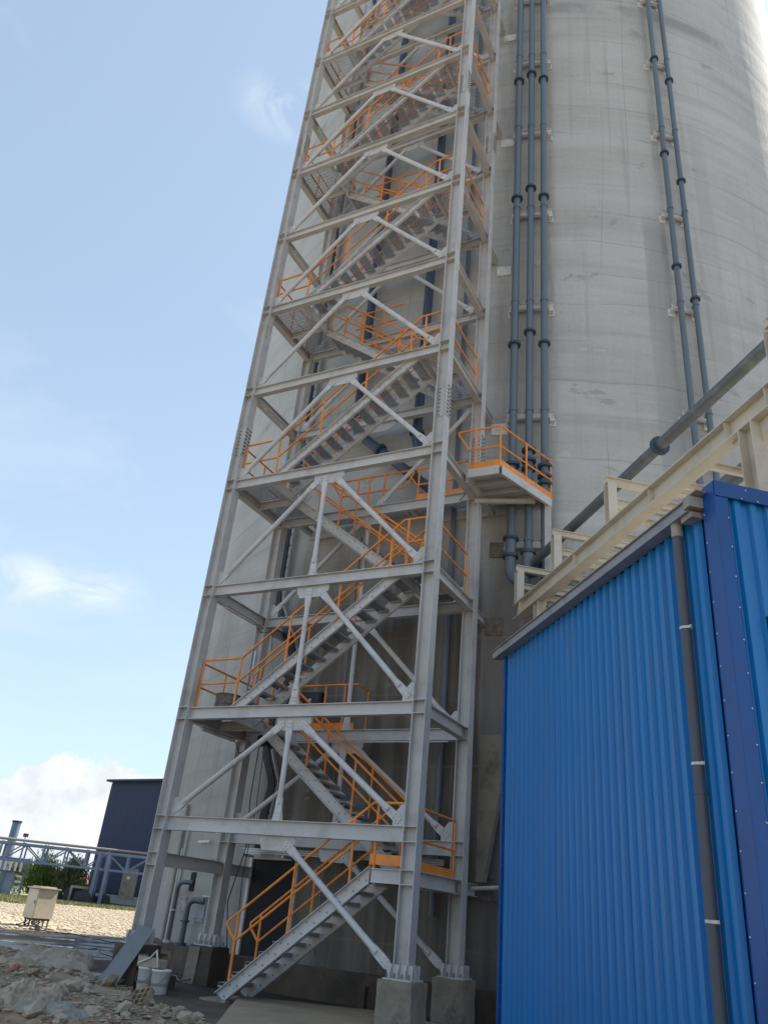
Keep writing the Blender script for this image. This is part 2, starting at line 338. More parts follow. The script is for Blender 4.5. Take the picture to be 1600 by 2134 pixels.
# ------------------------------------------------------------------ mesh helpers
ORG = {}
class MB:
    def __init__(s): s.v = []; s.f = []; s.s = []
    def add(s, vs, fs, smooth=False):
        o = len(s.v); s.v += [Vector(v) for v in vs]
        s.f += [tuple(i+o for i in f) for f in fs]; s.s += [smooth]*len(fs)
    def box(s, x0, x1, y0, y1, z0, z1):
        s.add([(x0,y0,z0),(x1,y0,z0),(x1,y1,z0),(x0,y1,z0),(x0,y0,z1),(x1,y0,z1),(x1,y1,z1),(x0,y1,z1)],
              [(0,3,2,1),(4,5,6,7),(0,1,5,4),(1,2,6,5),(2,3,7,6),(3,0,4,7)]); return s
    def frame(s, p0, p1, upv):
        p0, p1 = Vector(p0), Vector(p1); d = (p1-p0).normalized(); u = Vector(upv)
        a = d.cross(u)
        if a.length < 1e-4: a = d.cross(Vector((1, 0, 0)))
        a.normalize(); u = a.cross(d).normalized()
        return p0, p1, d, a, u
    def obox(s, p0, p1, w, h, upv=(0, 0, 1), oa=0, ou=0):
        p0, p1, d, a, u = s.frame(p0, p1, upv)
        vs = []
        for p in (p0, p1):
            for x, y in ((-1,-1),(1,-1),(1,1),(-1,1)): vs.append(p+a*(oa+x*w/2)+u*(ou+y*h/2))
        s.add(vs, [(0,1,2,3),(7,6,5,4),(0,4,5,1),(1,5,6,2),(2,6,7,3),(3,7,4,0)]); return s
    def ibeam(s, p0, p1, h, b, tw=.012, tf=.016, upv=(0, 0, 1)):
        s.obox(p0, p1, b, tf, upv, 0, h/2-tf/2); s.obox(p0, p1, b, tf, upv, 0, -h/2+tf/2)
        s.obox(p0, p1, tw, h-2*tf, upv); return s
    def channel(s, p0, p1, h, b, side=1, t=.012, upv=(0, 0, 1)):
        s.obox(p0, p1, t, h, upv)
        s.obox(p0, p1, b-t, t, upv, side*b/2, h/2-t/2); s.obox(p0, p1, b-t, t, upv, side*b/2, -h/2+t/2); return s
    def tube(s, pts, r, n=10, cap=True, closed=False):
        pts = [Vector(p) for p in pts]; m = len(pts); rings = []
        prev = None
        for i, p in enumerate(pts):
            if i == 0: d = pts[1]-p
            elif i == m-1: d = p-pts[i-1]
            else: d = (pts[i+1]-p).normalized()+(p-pts[i-1]).normalized()
            d = d.normalized() if d.length > 1e-6 else (p-pts[i-1]).normalized()
            if prev is None:
                a = d.cross(Vector((0, 0, 1)))
                if a.length < 1e-3: a = d.cross(Vector((1, 0, 0)))
            else: a = prev - d*prev.dot(d)
            a.normalize(); b = d.cross(a); prev = a
            k = 1.0
            if 0 < i < m-1:
                cs = (pts[i+1]-p).normalized().dot((p-pts[i-1]).normalized())
                k = 1/max(.6, math.sqrt(max(.01, (1+cs)/2)))
            rings.append([p+(a*math.cos(t)+b*math.sin(t))*r*(k if abs(k-1) > .3 else 1) for t in [2*math.pi*j/n for j in range(n)]])
        vs = [v for rg in rings for v in rg]
        fs = [(i*n+j, i*n+(j+1) % n, (i+1)*n+(j+1) % n, (i+1)*n+j) for i in range(m-1) for j in range(n)]
        s.add(vs, fs, True)
        if cap:
            s.add(rings[0], [tuple(range(n-1, -1, -1))]); s.add(rings[-1], [tuple(range(n))])
        return s
    def disc(s, p, d, r, t, n=16):
        p = Vector(p); d = Vector(d).normalized()
        return s.tube([p-d*t/2, p+d*t/2], r, n)
    def bolt(s, p, d, r=.013, h=.012):
        p = Vector(p); d = Vector(d).normalized()
        a = d.cross(Vector((0, 0, 1)))
        if a.length < .1: a = Vector((1, 0, 0))
        a.normalize(); b = d.cross(a)
        vs = [p+(a*math.cos(t)+b*math.sin(t))*r for t in [math.pi/3*j for j in range(6)]]
        vs += [v+d*h for v in vs]
        s.add(vs, [(i, (i+1) % 6, 6+(i+1) % 6, 6+i) for i in range(6)]+[tuple(range(6, 12))]); return s
    def prism(s, poly, d):          # planar polygon (3-D points) swept by d
        n = len(poly); d = Vector(d); p = [Vector(q) for q in poly]
        s.add(p+[q+d for q in p], [tuple(range(n-1, -1, -1)), tuple(range(n, 2*n))]+[(i, (i+1) % n, n+(i+1) % n, n+i) for i in range(n)]); return s
    def mesh(s, name, m, off=Vector((0, 0, 0))):
        me = bpy.data.meshes.new(name)
        me.from_pydata([tuple(v-off) for v in s.v], [], s.f)
        me.polygons.foreach_set('use_smooth', s.s); me.materials.append(m if not isinstance(m, str) else MT[m])
        me.update(); return me
    def build(s, name, m, parent=None, kind=None, label=None, origin=None):
        off = Vector(ORG[parent.name]) if parent else (Vector(origin) if origin else Vector((0, 0, 0)))
        o = bpy.data.objects.new(name, s.mesh(name, m, off)); col.objects.link(o)
        if parent: o.parent = parent
        else: o.location = off
        ORG[o.name] = tuple(off)
        if kind: o['kind'] = kind
        if label: o['label'] = label
        return o
def tag(o, label, cat, group=None):
    o['label'] = label; o['category'] = cat
    if group: o['group'] = group
    return o
def thing(name, label, cat, loc, group=None):
    o = bpy.data.objects.new(name, None); col.objects.link(o); o.location = loc; ORG[o.name] = tuple(loc)
    o.empty_display_size = .2
    return tag(o, label, cat, group)
def inst(name, me, parent, loc, rotz=0, label=None):       # piece sharing mesh data
    o = bpy.data.objects.new(name, me); col.objects.link(o); o.parent = parent
    o.location = Vector(loc)-Vector(ORG[parent.name]); o.rotation_euler = (0, 0, rotz); ORG[o.name] = tuple(loc)
    return o

# ------------------------------------------------------------------ setting: ground, hills
G = -.43
g = MB(); N_ = 48
def gh(x, y): return G
rs = [0, 6, 14, 30, 60, 120, 250, 600, 1500, 5000]
vs = [(0, 0, G)]; fs = []
for i, r_ in enumerate(rs[1:]):
    for j in range(N_):
        a = 2*math.pi*j/N_; vs.append((r_*math.cos(a), r_*math.sin(a), G))
for j in range(N_): fs.append((0, 1+j, 1+(j+1) % N_))
for i in range(len(rs)-2):
    for j in range(N_): fs.append((1+i*N_+j, 1+(i+1)*N_+j, 1+(i+1)*N_+(j+1) % N_, 1+i*N_+(j+1) % N_))
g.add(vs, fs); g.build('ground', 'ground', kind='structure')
def ridge(name, m, dist, hbase, amp, seed, az0, az1):
    b = MB(); n = 90; vs = []; fs = []
    for i in range(n+1):
        a = R(az0+(az1-az0)*i/n)
        h = hbase+amp*mnoise.noise(Vector((a*5+seed, seed, 0)))+amp*.3*mnoise.noise(Vector((a*19, seed, 2)))
        for k, (dr, hh) in enumerate(((-.35, -2), (-.15, h*.45), (0, h), (.2, h*.6), (.5, -2))):
            d = dist*(1+dr); vs.append((math.sin(a)*d, math.cos(a)*d-12, hh+(0 if k in (0, 4) else 3*mnoise.noise(Vector((i*.7, k, seed))))))
    for i in range(n):
        for k in range(4): fs.append((i*5+k, (i+1)*5+k, (i+1)*5+k+1, i*5+k+1))
    b.add(vs, fs, True); b.build(name, m, kind='structure')
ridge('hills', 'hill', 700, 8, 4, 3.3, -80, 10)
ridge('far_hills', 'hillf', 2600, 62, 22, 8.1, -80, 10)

# ------------------------------------------------------------------ silo
SC = Vector((-2.37, 14.38, 0)); SR = 11.6
def wallpt(ang, z, off=0):          # angle in degrees round the silo, 0 faces the viewer
    a = R(ang); return Vector((SC.x+(SR+off)*math.sin(a), SC.y-(SR+off)*math.cos(a), z))
def wdir(ang): a = R(ang); return Vector((math.sin(a), -math.cos(a), 0))
def wtan(ang): a = R(ang); return Vector((math.cos(a), math.sin(a), 0))
silo = thing('silo', 'huge round grey concrete silo rising behind the steel stair tower', 'silo', (SC.x, SC.y, G))
b = MB(); n = 180; H = 47
zs = [.1]+[1+i*2 for i in range(0, 23)]+[H]
vs = []; fs = []
for z in zs:
    for j in range(n):
        a = 2*math.pi*j/n; vs.append((SC.x+SR*math.sin(a), SC.y-SR*math.cos(a), z))
for i in range(len(zs)-1):
    for j in range(n): fs.append((i*n+j, i*n+(j+1) % n, (i+1)*n+(j+1) % n, (i+1)*n+j))
b.add(vs, fs, True); b.add(vs[-n:], [tuple(range(n))])
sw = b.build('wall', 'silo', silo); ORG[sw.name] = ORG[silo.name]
# texture space starts at z=0 of the datum
def ring_block(b, r0, r1, z0, z1, a0, a1, n):
    vs = []
    for j in range(n+1):
        a = R(a0+(a1-a0)*j/n)
        for r_, z in ((r0, z0), (r1, z0), (r1, z1), (r0, z1)): vs.append((SC.x+r_*math.sin(a), SC.y-r_*math.cos(a), z))
    fs = [(j*4+k, (j+1)*4+k, (j+1)*4+(k+1) % 4, j*4+(k+1) % 4) for j in range(n) for k in range(4)]
    b.add(vs, fs); b.add(vs[:4], [(0, 1, 2, 3)]); b.add(vs[-4:], [(3, 2, 1, 0)])
b = MB(); ring_block(b, SR-.3, SR+.42, G-.1, .1, -180, 180, 96)
b.build('foundation_ring', 'pedd', silo, label='damp brown concrete footing ring of the silo')
# dark doorway with frame
b = MB(); ring_block(b, SR-.6, SR+.012, .104, 2.0, -15, -8.3, 8); dw = b.build('doorway', 'dark', silo, label='black open doorway in the silo foot')
b = MB()
for a in (-15.2, -8.1): b.obox(wallpt(a, .104, .02), wallpt(a, 2.1, .02), .1, .08, wdir(a))
for a in range(-15, -9, 1): b.obox(wallpt(a, 2.05, .02), wallpt(a+1.05, 2.05, .02), .08, .1, (0, 0, 1))
b.build('door_frame', 'steel', silo)
def plate(ang, z, w_=.36, h_=.36, m='steel', lab=None):
    p = wallpt(ang, z, .012); b = MB(); b.obox(p-wtan(ang)*w_/2, p+wtan(ang)*w_/2, .024, h_, (0, 0, 1))
    for sx in (-1, 1):
        for sz in (-1, 1): b.bolt(p+wtan(ang)*sx*w_*.36+Vector((0, 0, sz*h_*.36))+wdir(ang)*.012, wdir(ang), .02, .02)
    return b.build('anchor_plate', m, silo, label=lab)
MT['rust'] = mat('rusty_plate', (.19, .155, .125), .85, .2, .4, 8, dirt=(.3, .27, .24), dirt_amt=.7, dirt_scale=6)
plate(13.2, 9.0, .42, .4, 'rust', 'rusty square plate bare on the concrete'); plate(12.9, 7.1, .4, .42, 'rust')
for z in (12.4, 17.85, 23.35, 28.9): plate(12.9, z, .4, .34, 'white')
plate(13, 1.75, .5, .4, 'rust')
plate(-29.0, .95, .34, .3, 'plate'); plate(-24.2, .85, .5, .5, 'plate')
# pipe brackets on the wall
BZ = [1.85+3.61*i for i in range(2, 11)]
for z in BZ:
    b = MB()
    a0, a1 = 13.9, 19.6
    b.ibeam(wallpt(a0, z, .17), wallpt(a1, z, .17), .2, .1, .01, .012)
    for a in (a0+.25, a1-.25):
        b.obox(wallpt(a, z-.12, 0), wallpt(a, z-.12, .2), .12, .1); b.obox(wallpt(a, z-.22, .012), wallpt(a, z, .012), .2, .024, wdir(a))
    b.build('pipe_bracket', 'white', silo)
for z in BZ[1:]:
    b = MB(); a0, a1 = 35.6, 39.4
    b.ibeam(wallpt(a0, z+.4, .13), wallpt(a1, z+.4, .13), .2, .08, .01, .012)
    for a in (a0+.2, a1-.2):
        b.obox(wallpt(a, z+.3, 0), wallpt(a, z+.3, .16), .12, .1); b.obox(wallpt(a, z+.14, .012), wallpt(a, z+.4, .012), .2, .024, wdir(a))
    b.build('pipe_bracket', 'white', silo)
# embedded conduit strips at the left flank of the silo
for a, z1, rr in ((-33.6, 3.3, .05), (-32.4, 2.2, .035), (-31.6, 3.0, .03)):
    b = MB(); b.tube([wallpt(a, .1, rr+.02), wallpt(a, z1, rr+.02)], rr, 10); b.build('conduit', 'gutterl' if rr > .04 else 'steel', silo)
b = MB(); p = wallpt(-27.5, 1.45, .012); b.obox(p-wtan(-27.5)*.13, p+wtan(-27.5)*.13, .03, .42, (0, 0, 1)); b.build('wall_hatch', 'dark', silo, label='small dark opening in the concrete')
for a0, a1, z in ((-24.5, -21.5, 1.9), (-23.6, -20.8, 1.15)):
    b = MB(); b.tube([wallpt(a0, z, .06), wallpt((a0+a1)/2, z, .06), wallpt(a1, z, .06)], .05 if z > 1.5 else .02, 10); b.build('conduit', 'flange' if z > 1.5 else 'steel', silo)
b = MB(); b.obox(wallpt(-27, 2.35, .1), wallpt(-24, 2.35, .1), .03, .05); b.obox(wallpt(-22.8, 2.55, .1), wallpt(-14.8, 2.5, .1), .03, .04); b.build('wall_rail', 'white', silo)

# ------------------------------------------------------------------ stair tower
W, D = 5.417, 2.143
XL, XR, YF, YB = -W, 0.0, 0.0, D
LV = {'A': 2.36}
for i, k in enumerate('BCDEFGHIJKL'): LV[k] = 4.5+2.75*i
L1 = 1.71
tower = thing('stair_tower', 'tall grey steel stair tower with orange handrails and zigzag flights', 'stair tower', ((XL+XR)/2, YB/2, .25))
FLR = (.13, .03)
ZT = 33.4
def splice(parent, x, y, z):
    b = MB()
    for sx in (-1, 1):
        b.box(x+sx*.131 if sx > 0 else x-.145, x+.145 if sx > 0 else x-.131, y-.12, y+.12, z-.42, z+.38)
    b.box(x-.1, x+.1, y-.02, y-.006, z-.4, z+.36)
    pl = b.build('splice_plate', 'steel', parent)
    bb = MB()
    for i in range(8):
        for yy in (-.09, -.04, .04, .09):
            for sx in (-1, 1): bb.bolt((x+sx*.145, y+yy, z-.36+i*.1), (sx, 0, 0), .018, .02)
        for xx in (-.07, .07): bb.bolt((x+xx, y-.02, z-.36+i*.1), (0, -1, 0), .018, .02)
    return bb.build('splice_bolts', 'bolt', parent, kind='stuff')
for (x, y) in ((XL, YF), (XR, YF), (XL, YB), (XR, YB)):
    b = MB(); h = .26
    b.box(x-.13, x-.114, y-.13, y+.13, .27, ZT); b.box(x+.114, x+.13, y-.13, y+.13, .27, ZT)
    b.box(x-.113, x+.113, y-.006, y+.006, .27, ZT)
    for k, z in LV.items():
        for dz in (-.12, .12):
            for s in (-1, 1):
                b.box(x-.112, x+.112, min(y+s*.007, y+s*.128), max(y+s*.007, y+s*.128), z+dz-.006, z+dz+.006)
    for dz in (-.12, .1):
        for s in (-1, 1): b.box(x-.112, x+.112, min(y+s*.007, y+s*.128), max(y+s*.007, y+s*.128), L1+dz-.006, L1+dz+.006)
    cl = b.build('column', 'steel', tower)
    for z in (11.25, 22.3): splice(cl, x, y, z)
    b = MB(); b.box(x-.24, x+.24, y-.24, y+.24, .25, .272)
    for s in (-1, 1):
        for xx in (-.13, 0, .13):
            b.prism([(x+xx-.006, y+s*.131, .273), (x+xx-.006, y+s*.23, .273), (x+xx-.006, y+s*.23, .35), (x+xx-.006, y+s*.18, .47), (x+xx-.006, y+s*.131, .47)], (.012, 0, 0))
        b.box(x-.22, x+.22, y+s*.14-.006, y+s*.14+.006, .273, .46)
        b.prism([(x+s*.131, y-.006, .273), (x+s*.23, y-.006, .273), (x+s*.23, y-.006, .36), (x+s*.17, y-.006, .47), (x+s*.131, y-.006, .47)], (0, .012, 0))
    bp = b.build('base_plate', 'steel', cl)
    b = MB()
    for sx in (-.19, -.065, .065, .19):
        for sy in (-.2, .2): b.tube([(x+sx, y+sy, .272), (x+sx, y+sy, .34)], .013, 8)
    b.build('anchor_bolts', 'bolt', cl, kind='stuff')

def beam(p0, p1, h=.24, bw=.14, name='beam', lab=None):
    b = MB(); b.ibeam(p0, p1, h, bw, .01, .014); return b.build(name, 'steel', tower, label=lab)
for k, z in LV.items():
    hh = .26 if k == 'A' else .24
    beam((XL+.131, YF, z), (XR-.131, YF, z), hh)
    beam((XL+.131, YB, z), (XR-.131, YB, z), hh)
    if k != 'A':
        for x in (XL, XR): beam((x, YF+.007, z), (x, YB-.007, z), .24, .15)
for x in (XL, XR): beam((x, YF+.007, L1), (x, YB-.007, L1), .24, .15)
# L1: beams run on to the silo, short front beam
for x in (XL, XR): beam((x, YB+.131, L1), (x, 3.0 if x == XR else 3.12, L1), .22, .14, 'tie_beam')
beam((XR-.131, YF, L1-.01), (-.72, YF, L1-.01), .22, .08); beam((XR-.131, YB, L1), (-.75, YB, L1), .22, .08)
for k in 'CEGIK':
    z = LV[k]
    for x in (XR, XL): beam((x, YB+.131, z-.05), (x, 3.02 if x == XR else 3.12, z-.05), .2, .12, 'tie_beam')

def bolts4(b, p, d, nrm, sp=.035):
    d = Vector(d).normalized(); n = Vector(nrm); a = d.cross(n).normalized()
    for i in (-1, 1):
        for j in (-1, 1): b.bolt(Vector(p)+d*i*sp+a*j*sp, n, .014, .014)
def brace(p0, p1, r=.056, y=None):
    p0, p1 = Vector(p0), Vector(p1); d = (p1-p0).normalized(); a = d.cross(Vector((0, 1, 0))).normalized()
    b = MB(); b.tube([p0+d*.24, p1-d*.24], r, 14)
    o = b.build('brace', 'brace', tower)
    for p, e in ((p0, d), (p1, -d)):
        b = MB()
        q0, q1, q2 = p, p+e*.16, p+e*.36
        for s in (-1, 1):           # twin cheeks either side of the gusset
            b.prism([q0-a*.055-e*.05+Vector((0, s*.016-.005, 0)), q0+a*.055-e*.05+Vector((0, s*.016-.005, 0)), q0+a*.075+Vector((0, s*.016-.005, 0)), q1+a*.075+Vector((0, s*.016-.005, 0)), q2+a*.06+Vector((0, s*.016-.005, 0)), q2-a*.06+Vector((0, s*.016-.005, 0)), q1-a*.075+Vector((0, s*.016-.005, 0)), q0-a*.075+Vector((0, s*.016-.005, 0))], (0, .01, 0))
        bolts4(b, p+e*.05+Vector((0, -.023, 0)), e, (0, -1, 0))
        b.build('end_plate', 'brace', o)
    return o
def gusset(x, y, zb, kind, hi=None):
    b = MB()
    if kind == 'apex':      # hangs under a beam
        b.prism([(x-.36, y-.006, zb), (x-.36, y-.006, zb-.1), (x-.28, y-.006, zb-.25), (x+.22, y-.006, zb-.25), (x+.42, y-.006, zb-.12), (x+.42, y-.006, zb)], (0, .012, 0))
    elif kind == 'post':    # stands on a beam
        b.prism([(x-.12, y-.006, zb), (x+.12, y-.006, zb), (x+.08, y-.006, zb+.2), (x-.08, y-.006, zb+.2)], (0, .012, 0))
    elif kind == 'left':
        b.prism([(x+.131, y-.006, zb), (x+.36, y-.006, zb), (x+.36, y-.006, zb+.18), (x+.24, y-.006, zb+.36), (x+.131, y-.006, zb+.36)], (0, .012, 0))
    else:
        b.prism([(x-.131, y-.006, zb), (x-.131, y-.006, zb+.36), (x-.24, y-.006, zb+.36), (x-.4, y-.006, zb+.18), (x-.4, y-.006, zb)], (0, .012, 0))
    return b.build('gusset_plate', 'steel', tower)
LVs = ['base', 'A']+list('BCDEFGHIJKL')
def zof(k): return .42 if k == 'base' else LV[k]
XM = -2.72
for face, y in (('f', YF), ('b', YB)):
    for i in range(len(LVs)-1):
        k0, k1 = LVs[i], LVs[i+1]; z0, z1 = zof(k0), zof(k1)
        lo = .02 if k0 == 'base' else .24; zt = z1-.26
        left = k0 not in ('base', 'B'); right = True
        post = k0 in ('A', 'B', 'C')
        if face == 'b' and k0 == 'D': right = False; left = False
        gusset(XM, y, z1-.121 - (.01 if k1 == 'A' else 0), 'apex')
        if left:
            brace((XL+.2, y, z0+lo), (XM-.23, y, zt)); gusset(XL, y, z0+.121, 'left')
        if right:
            brace((XR-.3, y, z0+lo), (XM+.24, y, zt))
            if k0 != 'base': gusset(XR, y, z0+.121, 'right')
        if post:
            brace((XM-.04, y, z0+lo-.06), (XM-.05, y, zt+.04), .05); gusset(XM-.04, y, z0+.121, 'post')
        if face == 'b' and k0 == 'D':
            brace((-2.5, y, z0+.2), (-.22, y, z1-.28)); gusset(-2.5, y, z0+.121, 'post')

# ---- railings
def railing(pts, posts, H_=1.02, mid=.5, toe=False, close=None, r=.024):
    """pts: base line points; posts: indices or points where posts stand"""
    up_ = Vector((0, 0, 1)); P = [Vector(p) for p in pts]
    b = MB()
    topl = [p+up_*H_ for p in P]; midl = [p+up_*mid for p in P]
    if close in ('start', 'both'):
        e = (P[0]-P[1]); e.z = 0; e.normalize()
        sl = (P[0]-P[1]).normalized()
        a = topl[0]+sl*.26; topl = [midl[0], a+Vector((0, 0, -.07)), a]+topl[0:] 
    if close in ('end', 'both'):
        sl = (P[-1]-P[-2]).normalized(); a = topl[-1]+sl*.2; topl = topl+[a, a+Vector((0, 0, -.07)), midl[-1]]
    b.tube(topl, r, 8); b.tube(midl, r*.9, 8)
    o = b.build('railing', 'orange', tower)
    for q in posts:
        q = Vector(q); b = MB(); b.tube([q-up_*.05, q+up_*H_], r, 8); b.build('post', 'orange', o)
    if toe:
        for i in range(len(P)-1):
            if abs(P[i].z-P[i+1].z) < .01 and (P[i].x < -2 or P[i].z < 4 or P[i].y > 1 or P[i+1].x > .5):
                b = MB(); b.obox(P[i]+up_*.09, P[i+1]+up_*.09, .006, .16); b.build('toe_board', 'orange', o)
    return o
def lerp(a, b, t): return Vector(a)*(1-t)+Vector(b)*t

# ---- grating pieces (shared meshes)
def grating_mesh(lx, ly, name, m='galv', pitch=.06):
    b = MB(); n = int(lx/pitch)
    for i in range(n+1):
        x = -lx/2+lx*i/n; b.box(x-.007, x+.007, -ly/2, ly/2, -.03, 0)
    for j in range(int(ly/.1)+1):
        y = -ly/2+ly*j/int(ly/.1); b.box(-lx/2, lx/2, y-.003, y+.003, -.012, -.002)
    for s in (-1, 1): b.box(-lx/2, lx/2, s*ly/2-.004, s*ly/2+.004, -.035, .001)
    return b.mesh(name, m)
def tread_mesh(w_, d_, grat):
    b = MB()
    if grat:
        n = 5
        for i in range(n+1):
            x = -d_/2+.008+(d_-.016)*i/n; b.box(x-.008, x+.008, -w_/2, w_/2, -.035, 0)
        for j in range(9):
            y = -w_/2+w_*j/8; b.box(-d_/2, d_/2, y-.003, y+.003, -.012, -.001)
    else:
        b.box(-d_/2, d_/2, -w_/2, w_/2, -.006, 0); b.box(-d_/2, -d_/2+.006, -w_/2, w_/2, -.045, -.007); b.box(d_/2-.006, d_/2, -w_/2, w_/2, -.045, -.007)
    for s in (-1, 1): b.box(-d_/2, d_/2, min(s*w_/2, s*(w_/2-.006)), max(s*w_/2, s*(w_/2-.006)), -.075, -.046 if not grat else -.036)
    return b.mesh('tread', 'galv' if grat else 'plate')
TG = {}
XA, XB = -4.30, -.70      # ends of every flight in plan
def flight(x0, z0, x1, z1, y0, y1, n, grat, foot=False, hor=0.0):
    """stairs between deck heights z0 (at x0) and z1 (at x1)"""
    sgn = 1 if x1 > x0 else -1
    d = Vector((x1-x0, 0, z1-z0)); L_ = d.length
    for y, sd in ((y0, 1), (y1, -1)):
        b = MB(); hh = .22
        a = Vector((x0, y, z0-.1)); e = Vector((x1, y, z1-.1))
        # plate with lips, cut plumb at the foot and level at the head
        up_ = Vector((0, 0, 1)); t = hh*L_/abs(x1-x0)
        pa, pb = a+up_*(.12), e+up_*(.12)
        lo_a, lo_b = pa-up_*t, pb-up_*t
        if foot:
            k = (lo_b.z-lo_a.z)/(lo_b.x-lo_a.x); lo_a = Vector((lo_a.x+(G+.0-lo_a.z)/k if lo_a.z < G else lo_a.x, y, max(lo_a.z, G)))
        poly = [lo_a, lo_b, lo_b+Vector((sgn*.02, 0, 0)), pb+Vector((sgn*.02, 0, 0)), pb, pa]
        b.prism([p+Vector((0, -.006, 0)) for p in (lo_a, lo_b, pb, pa)], (0, .012, 0))
        for (q0, q1) in ((pa, pb), (lo_a, lo_b)):
            b.obox(q0+Vector((0, sd*(-.035), 0)), q1+Vector((0, sd*(-.035), 0)), .058, .012, (0, 0, 1), 0, -.006 if q0 is pa else .006)
        o = b.build('stringer', 'steel', tower)
        bb = MB()
        for i in range(n):
            t_ = (i+.5)/n; p = lerp(pa, pb, t_)-up_*(t*.45)
            for dx in (-.07, .07): bb.bolt(p+Vector((dx, -.007, 0)), (0, -1, 0), .013, .012)
        bb.build('tread_bolts', 'bolt', o, kind='stuff')
    key = (round(abs(y1-y0), 2), grat)
    if key not in TG: TG[key] = tread_mesh(abs(y1-y0)-.03, .25, grat)
    for i in range(1, n):
        t_ = i/n
        inst('tread', TG[key], tower, (x0+(x1-x0)*(i-.5)/(n-1)*1.0, (y0+y1)/2, z0+(z1-z0)*t_))
FY = (.06, .80); BY = (1.24, 1.98)
def deck(k): return LV[k]+.12
DK = {'L1': 1.81}
for k in LV: DK[k] = deck(k)
# ground flight
flight(-3.52, G+.1, -.77, DK['L1'], .03, .74, 12, False, True)
for y in (.03, .74):
    A_ = Vector((-3.3, y, -.06)); B_ = Vector((-.79, y, 1.86)); sl_ = (B_-A_)
    pts = [A_, B_]
    if y < .1: pts += [(-.2, y, 1.86)]
    ps = [A_, lerp(A_, B_, .42), lerp(A_, B_, .86)]
    if y < .1: ps += [(-.70, y, 1.86)]
    railing(pts, ps, 1.0, .55, toe=(y < .1), close='start')
seq = [('L1', 'B'), ('B', 'C'), ('C', 'D'), ('D', 'E'), ('E', 'F'), ('F', 'G'), ('G', 'H'), ('H', 'I'), ('I', 'J'), ('J', 'K'), ('K', 'L')]
for i, (a, b_) in enumerate(seq):
    grat = a in 'DEFGHIJK' and a != 'L1'
    back = (i % 2 == 0)
    z0, z1 = DK[a], DK[b_]
    if back:
        flight(XB, z0, XA, z1, BY[0], BY[1], 14, grat)
        for y in BY:
            p0, p1 = Vector((XB+.1, y, z0+.02)), Vector((XA, y, z1+.05))
            pts = [p0+Vector((-.1, 0, 0)), p1]
            ps = [lerp(pts[0], p1, t) for t in (.03, .34, .66, .97)]
            railing(pts, ps, close='start' if y == BY[0] else None)
    else:
        flight(XA, z0, XB, z1, FY[0], FY[1], 14, grat)
        for y in FY:
            pts = [Vector((XA+.03, y, z0+.03)), Vector((XB, y, z1+.05))]
            ps = [lerp(pts[0], pts[1], t) for t in (.0, .31, .62, .93)]
            if y == FY[0]:
                pts = [Vector((XL+.17, y, z0+.02))]+pts+[Vector((XR-.17, y, z1+.05))]
                ps = [pts[0]]+ps+[Vector((XB+.1, y, z1+.05))]
            railing(pts, ps, toe=(y == FY[0] and a == 'B'), close='both' if y != FY[0] else None)
# side rails on the landings
for k in ('L1', 'C', 'E', 'G', 'I', 'K'):
    z = DK[k]; railing([(XR-.02, .2, z), (XR-.02, 1.92, z)], [(XR-.02, .22, z), (XR-.02, 1.9, z)], toe=(k == 'L1'))
for k in 'BDFHJ':
    z = DK[k]; railing([(XL+.05, .17, z), (XL+.05, 2.0, z)], [(XL+.05, 1.0, z), (XL+.05, 1.95, z)])
# rails on the rear beams
railing([(-4.15, YB+.02, DK['B']), (-2.6, YB+.02, DK['B'])], [(-4.1, YB+.02, DK['B']), (-3.4, YB+.02, DK['B']), (-2.9, YB+.02, DK['B'])], toe=True)
railing([(-2.6, YB+.02, DK['B']), (-2.6, 2.75, DK['B'])], [(-2.6, 2.7, DK['B'])])
railing([(-3.7, YB+.02, DK['D']), (-1.85, YB+.02, DK['D'])], [(-3.2, YB+.02, DK['D']), (-2.88, YB+.02, DK['D']), (-2.45, YB+.02, DK['D'])], .9, .45, close='both')
railing([(-1.55, YB+.02, DK['D']), (-.15, YB+.02, DK['D'])], [(-1.5, YB+.02, DK['D']), (-.7, YB+.02, DK['D'])], .9, .45, toe=True, close='start')
for k in 'FHJ': railing([(-3.9, YB-.04, DK[k]), (-2.4, YB-.04, DK[k])], [(-3.7, YB-.04, DK[k]), (-3.0, YB-.04, DK[k])])
# ---- landings: framing and grating panels
gm = {}
def panel(lx, ly, x, y, z, grat=True):
    key = (lx, ly, grat)
    if key not in gm:
        if grat: gm[key] = grating_mesh(lx, ly, 'grating_panel')
        else:
            b = MB(); b.box(-lx/2, lx/2, -ly/2, ly/2, -.008, 0)
            for i in range(3): b.box(-lx/2, lx/2, -ly/2+ly*(i+.5)/3-.02, -ly/2+ly*(i+.5)/3+.02, -.05, -.009)
            gm[key] = b.mesh('deck_plate', 'plate')
    inst('grating_panel' if grat else 'deck_plate', gm[key], tower, (x, y, z))
for k in 'BDFHJ':
    z = LV[k]; grat = k != 'B'
    for y in (.58, 1.58): panel(1.0, .86, XL+.62, y, z+.122, grat)
    b = MB(); b.channel((XL+.08, 1.075, z-.02), (XA, 1.075, z-.02), .2, .06); b.build('landing_joist', 'steel', tower)
    b = MB(); b.channel((XA+.04, .08, z-.02), (XA+.04, YB-.08, z-.02), .2, .06, -1); b.build('landing_joist', 'steel', tower)
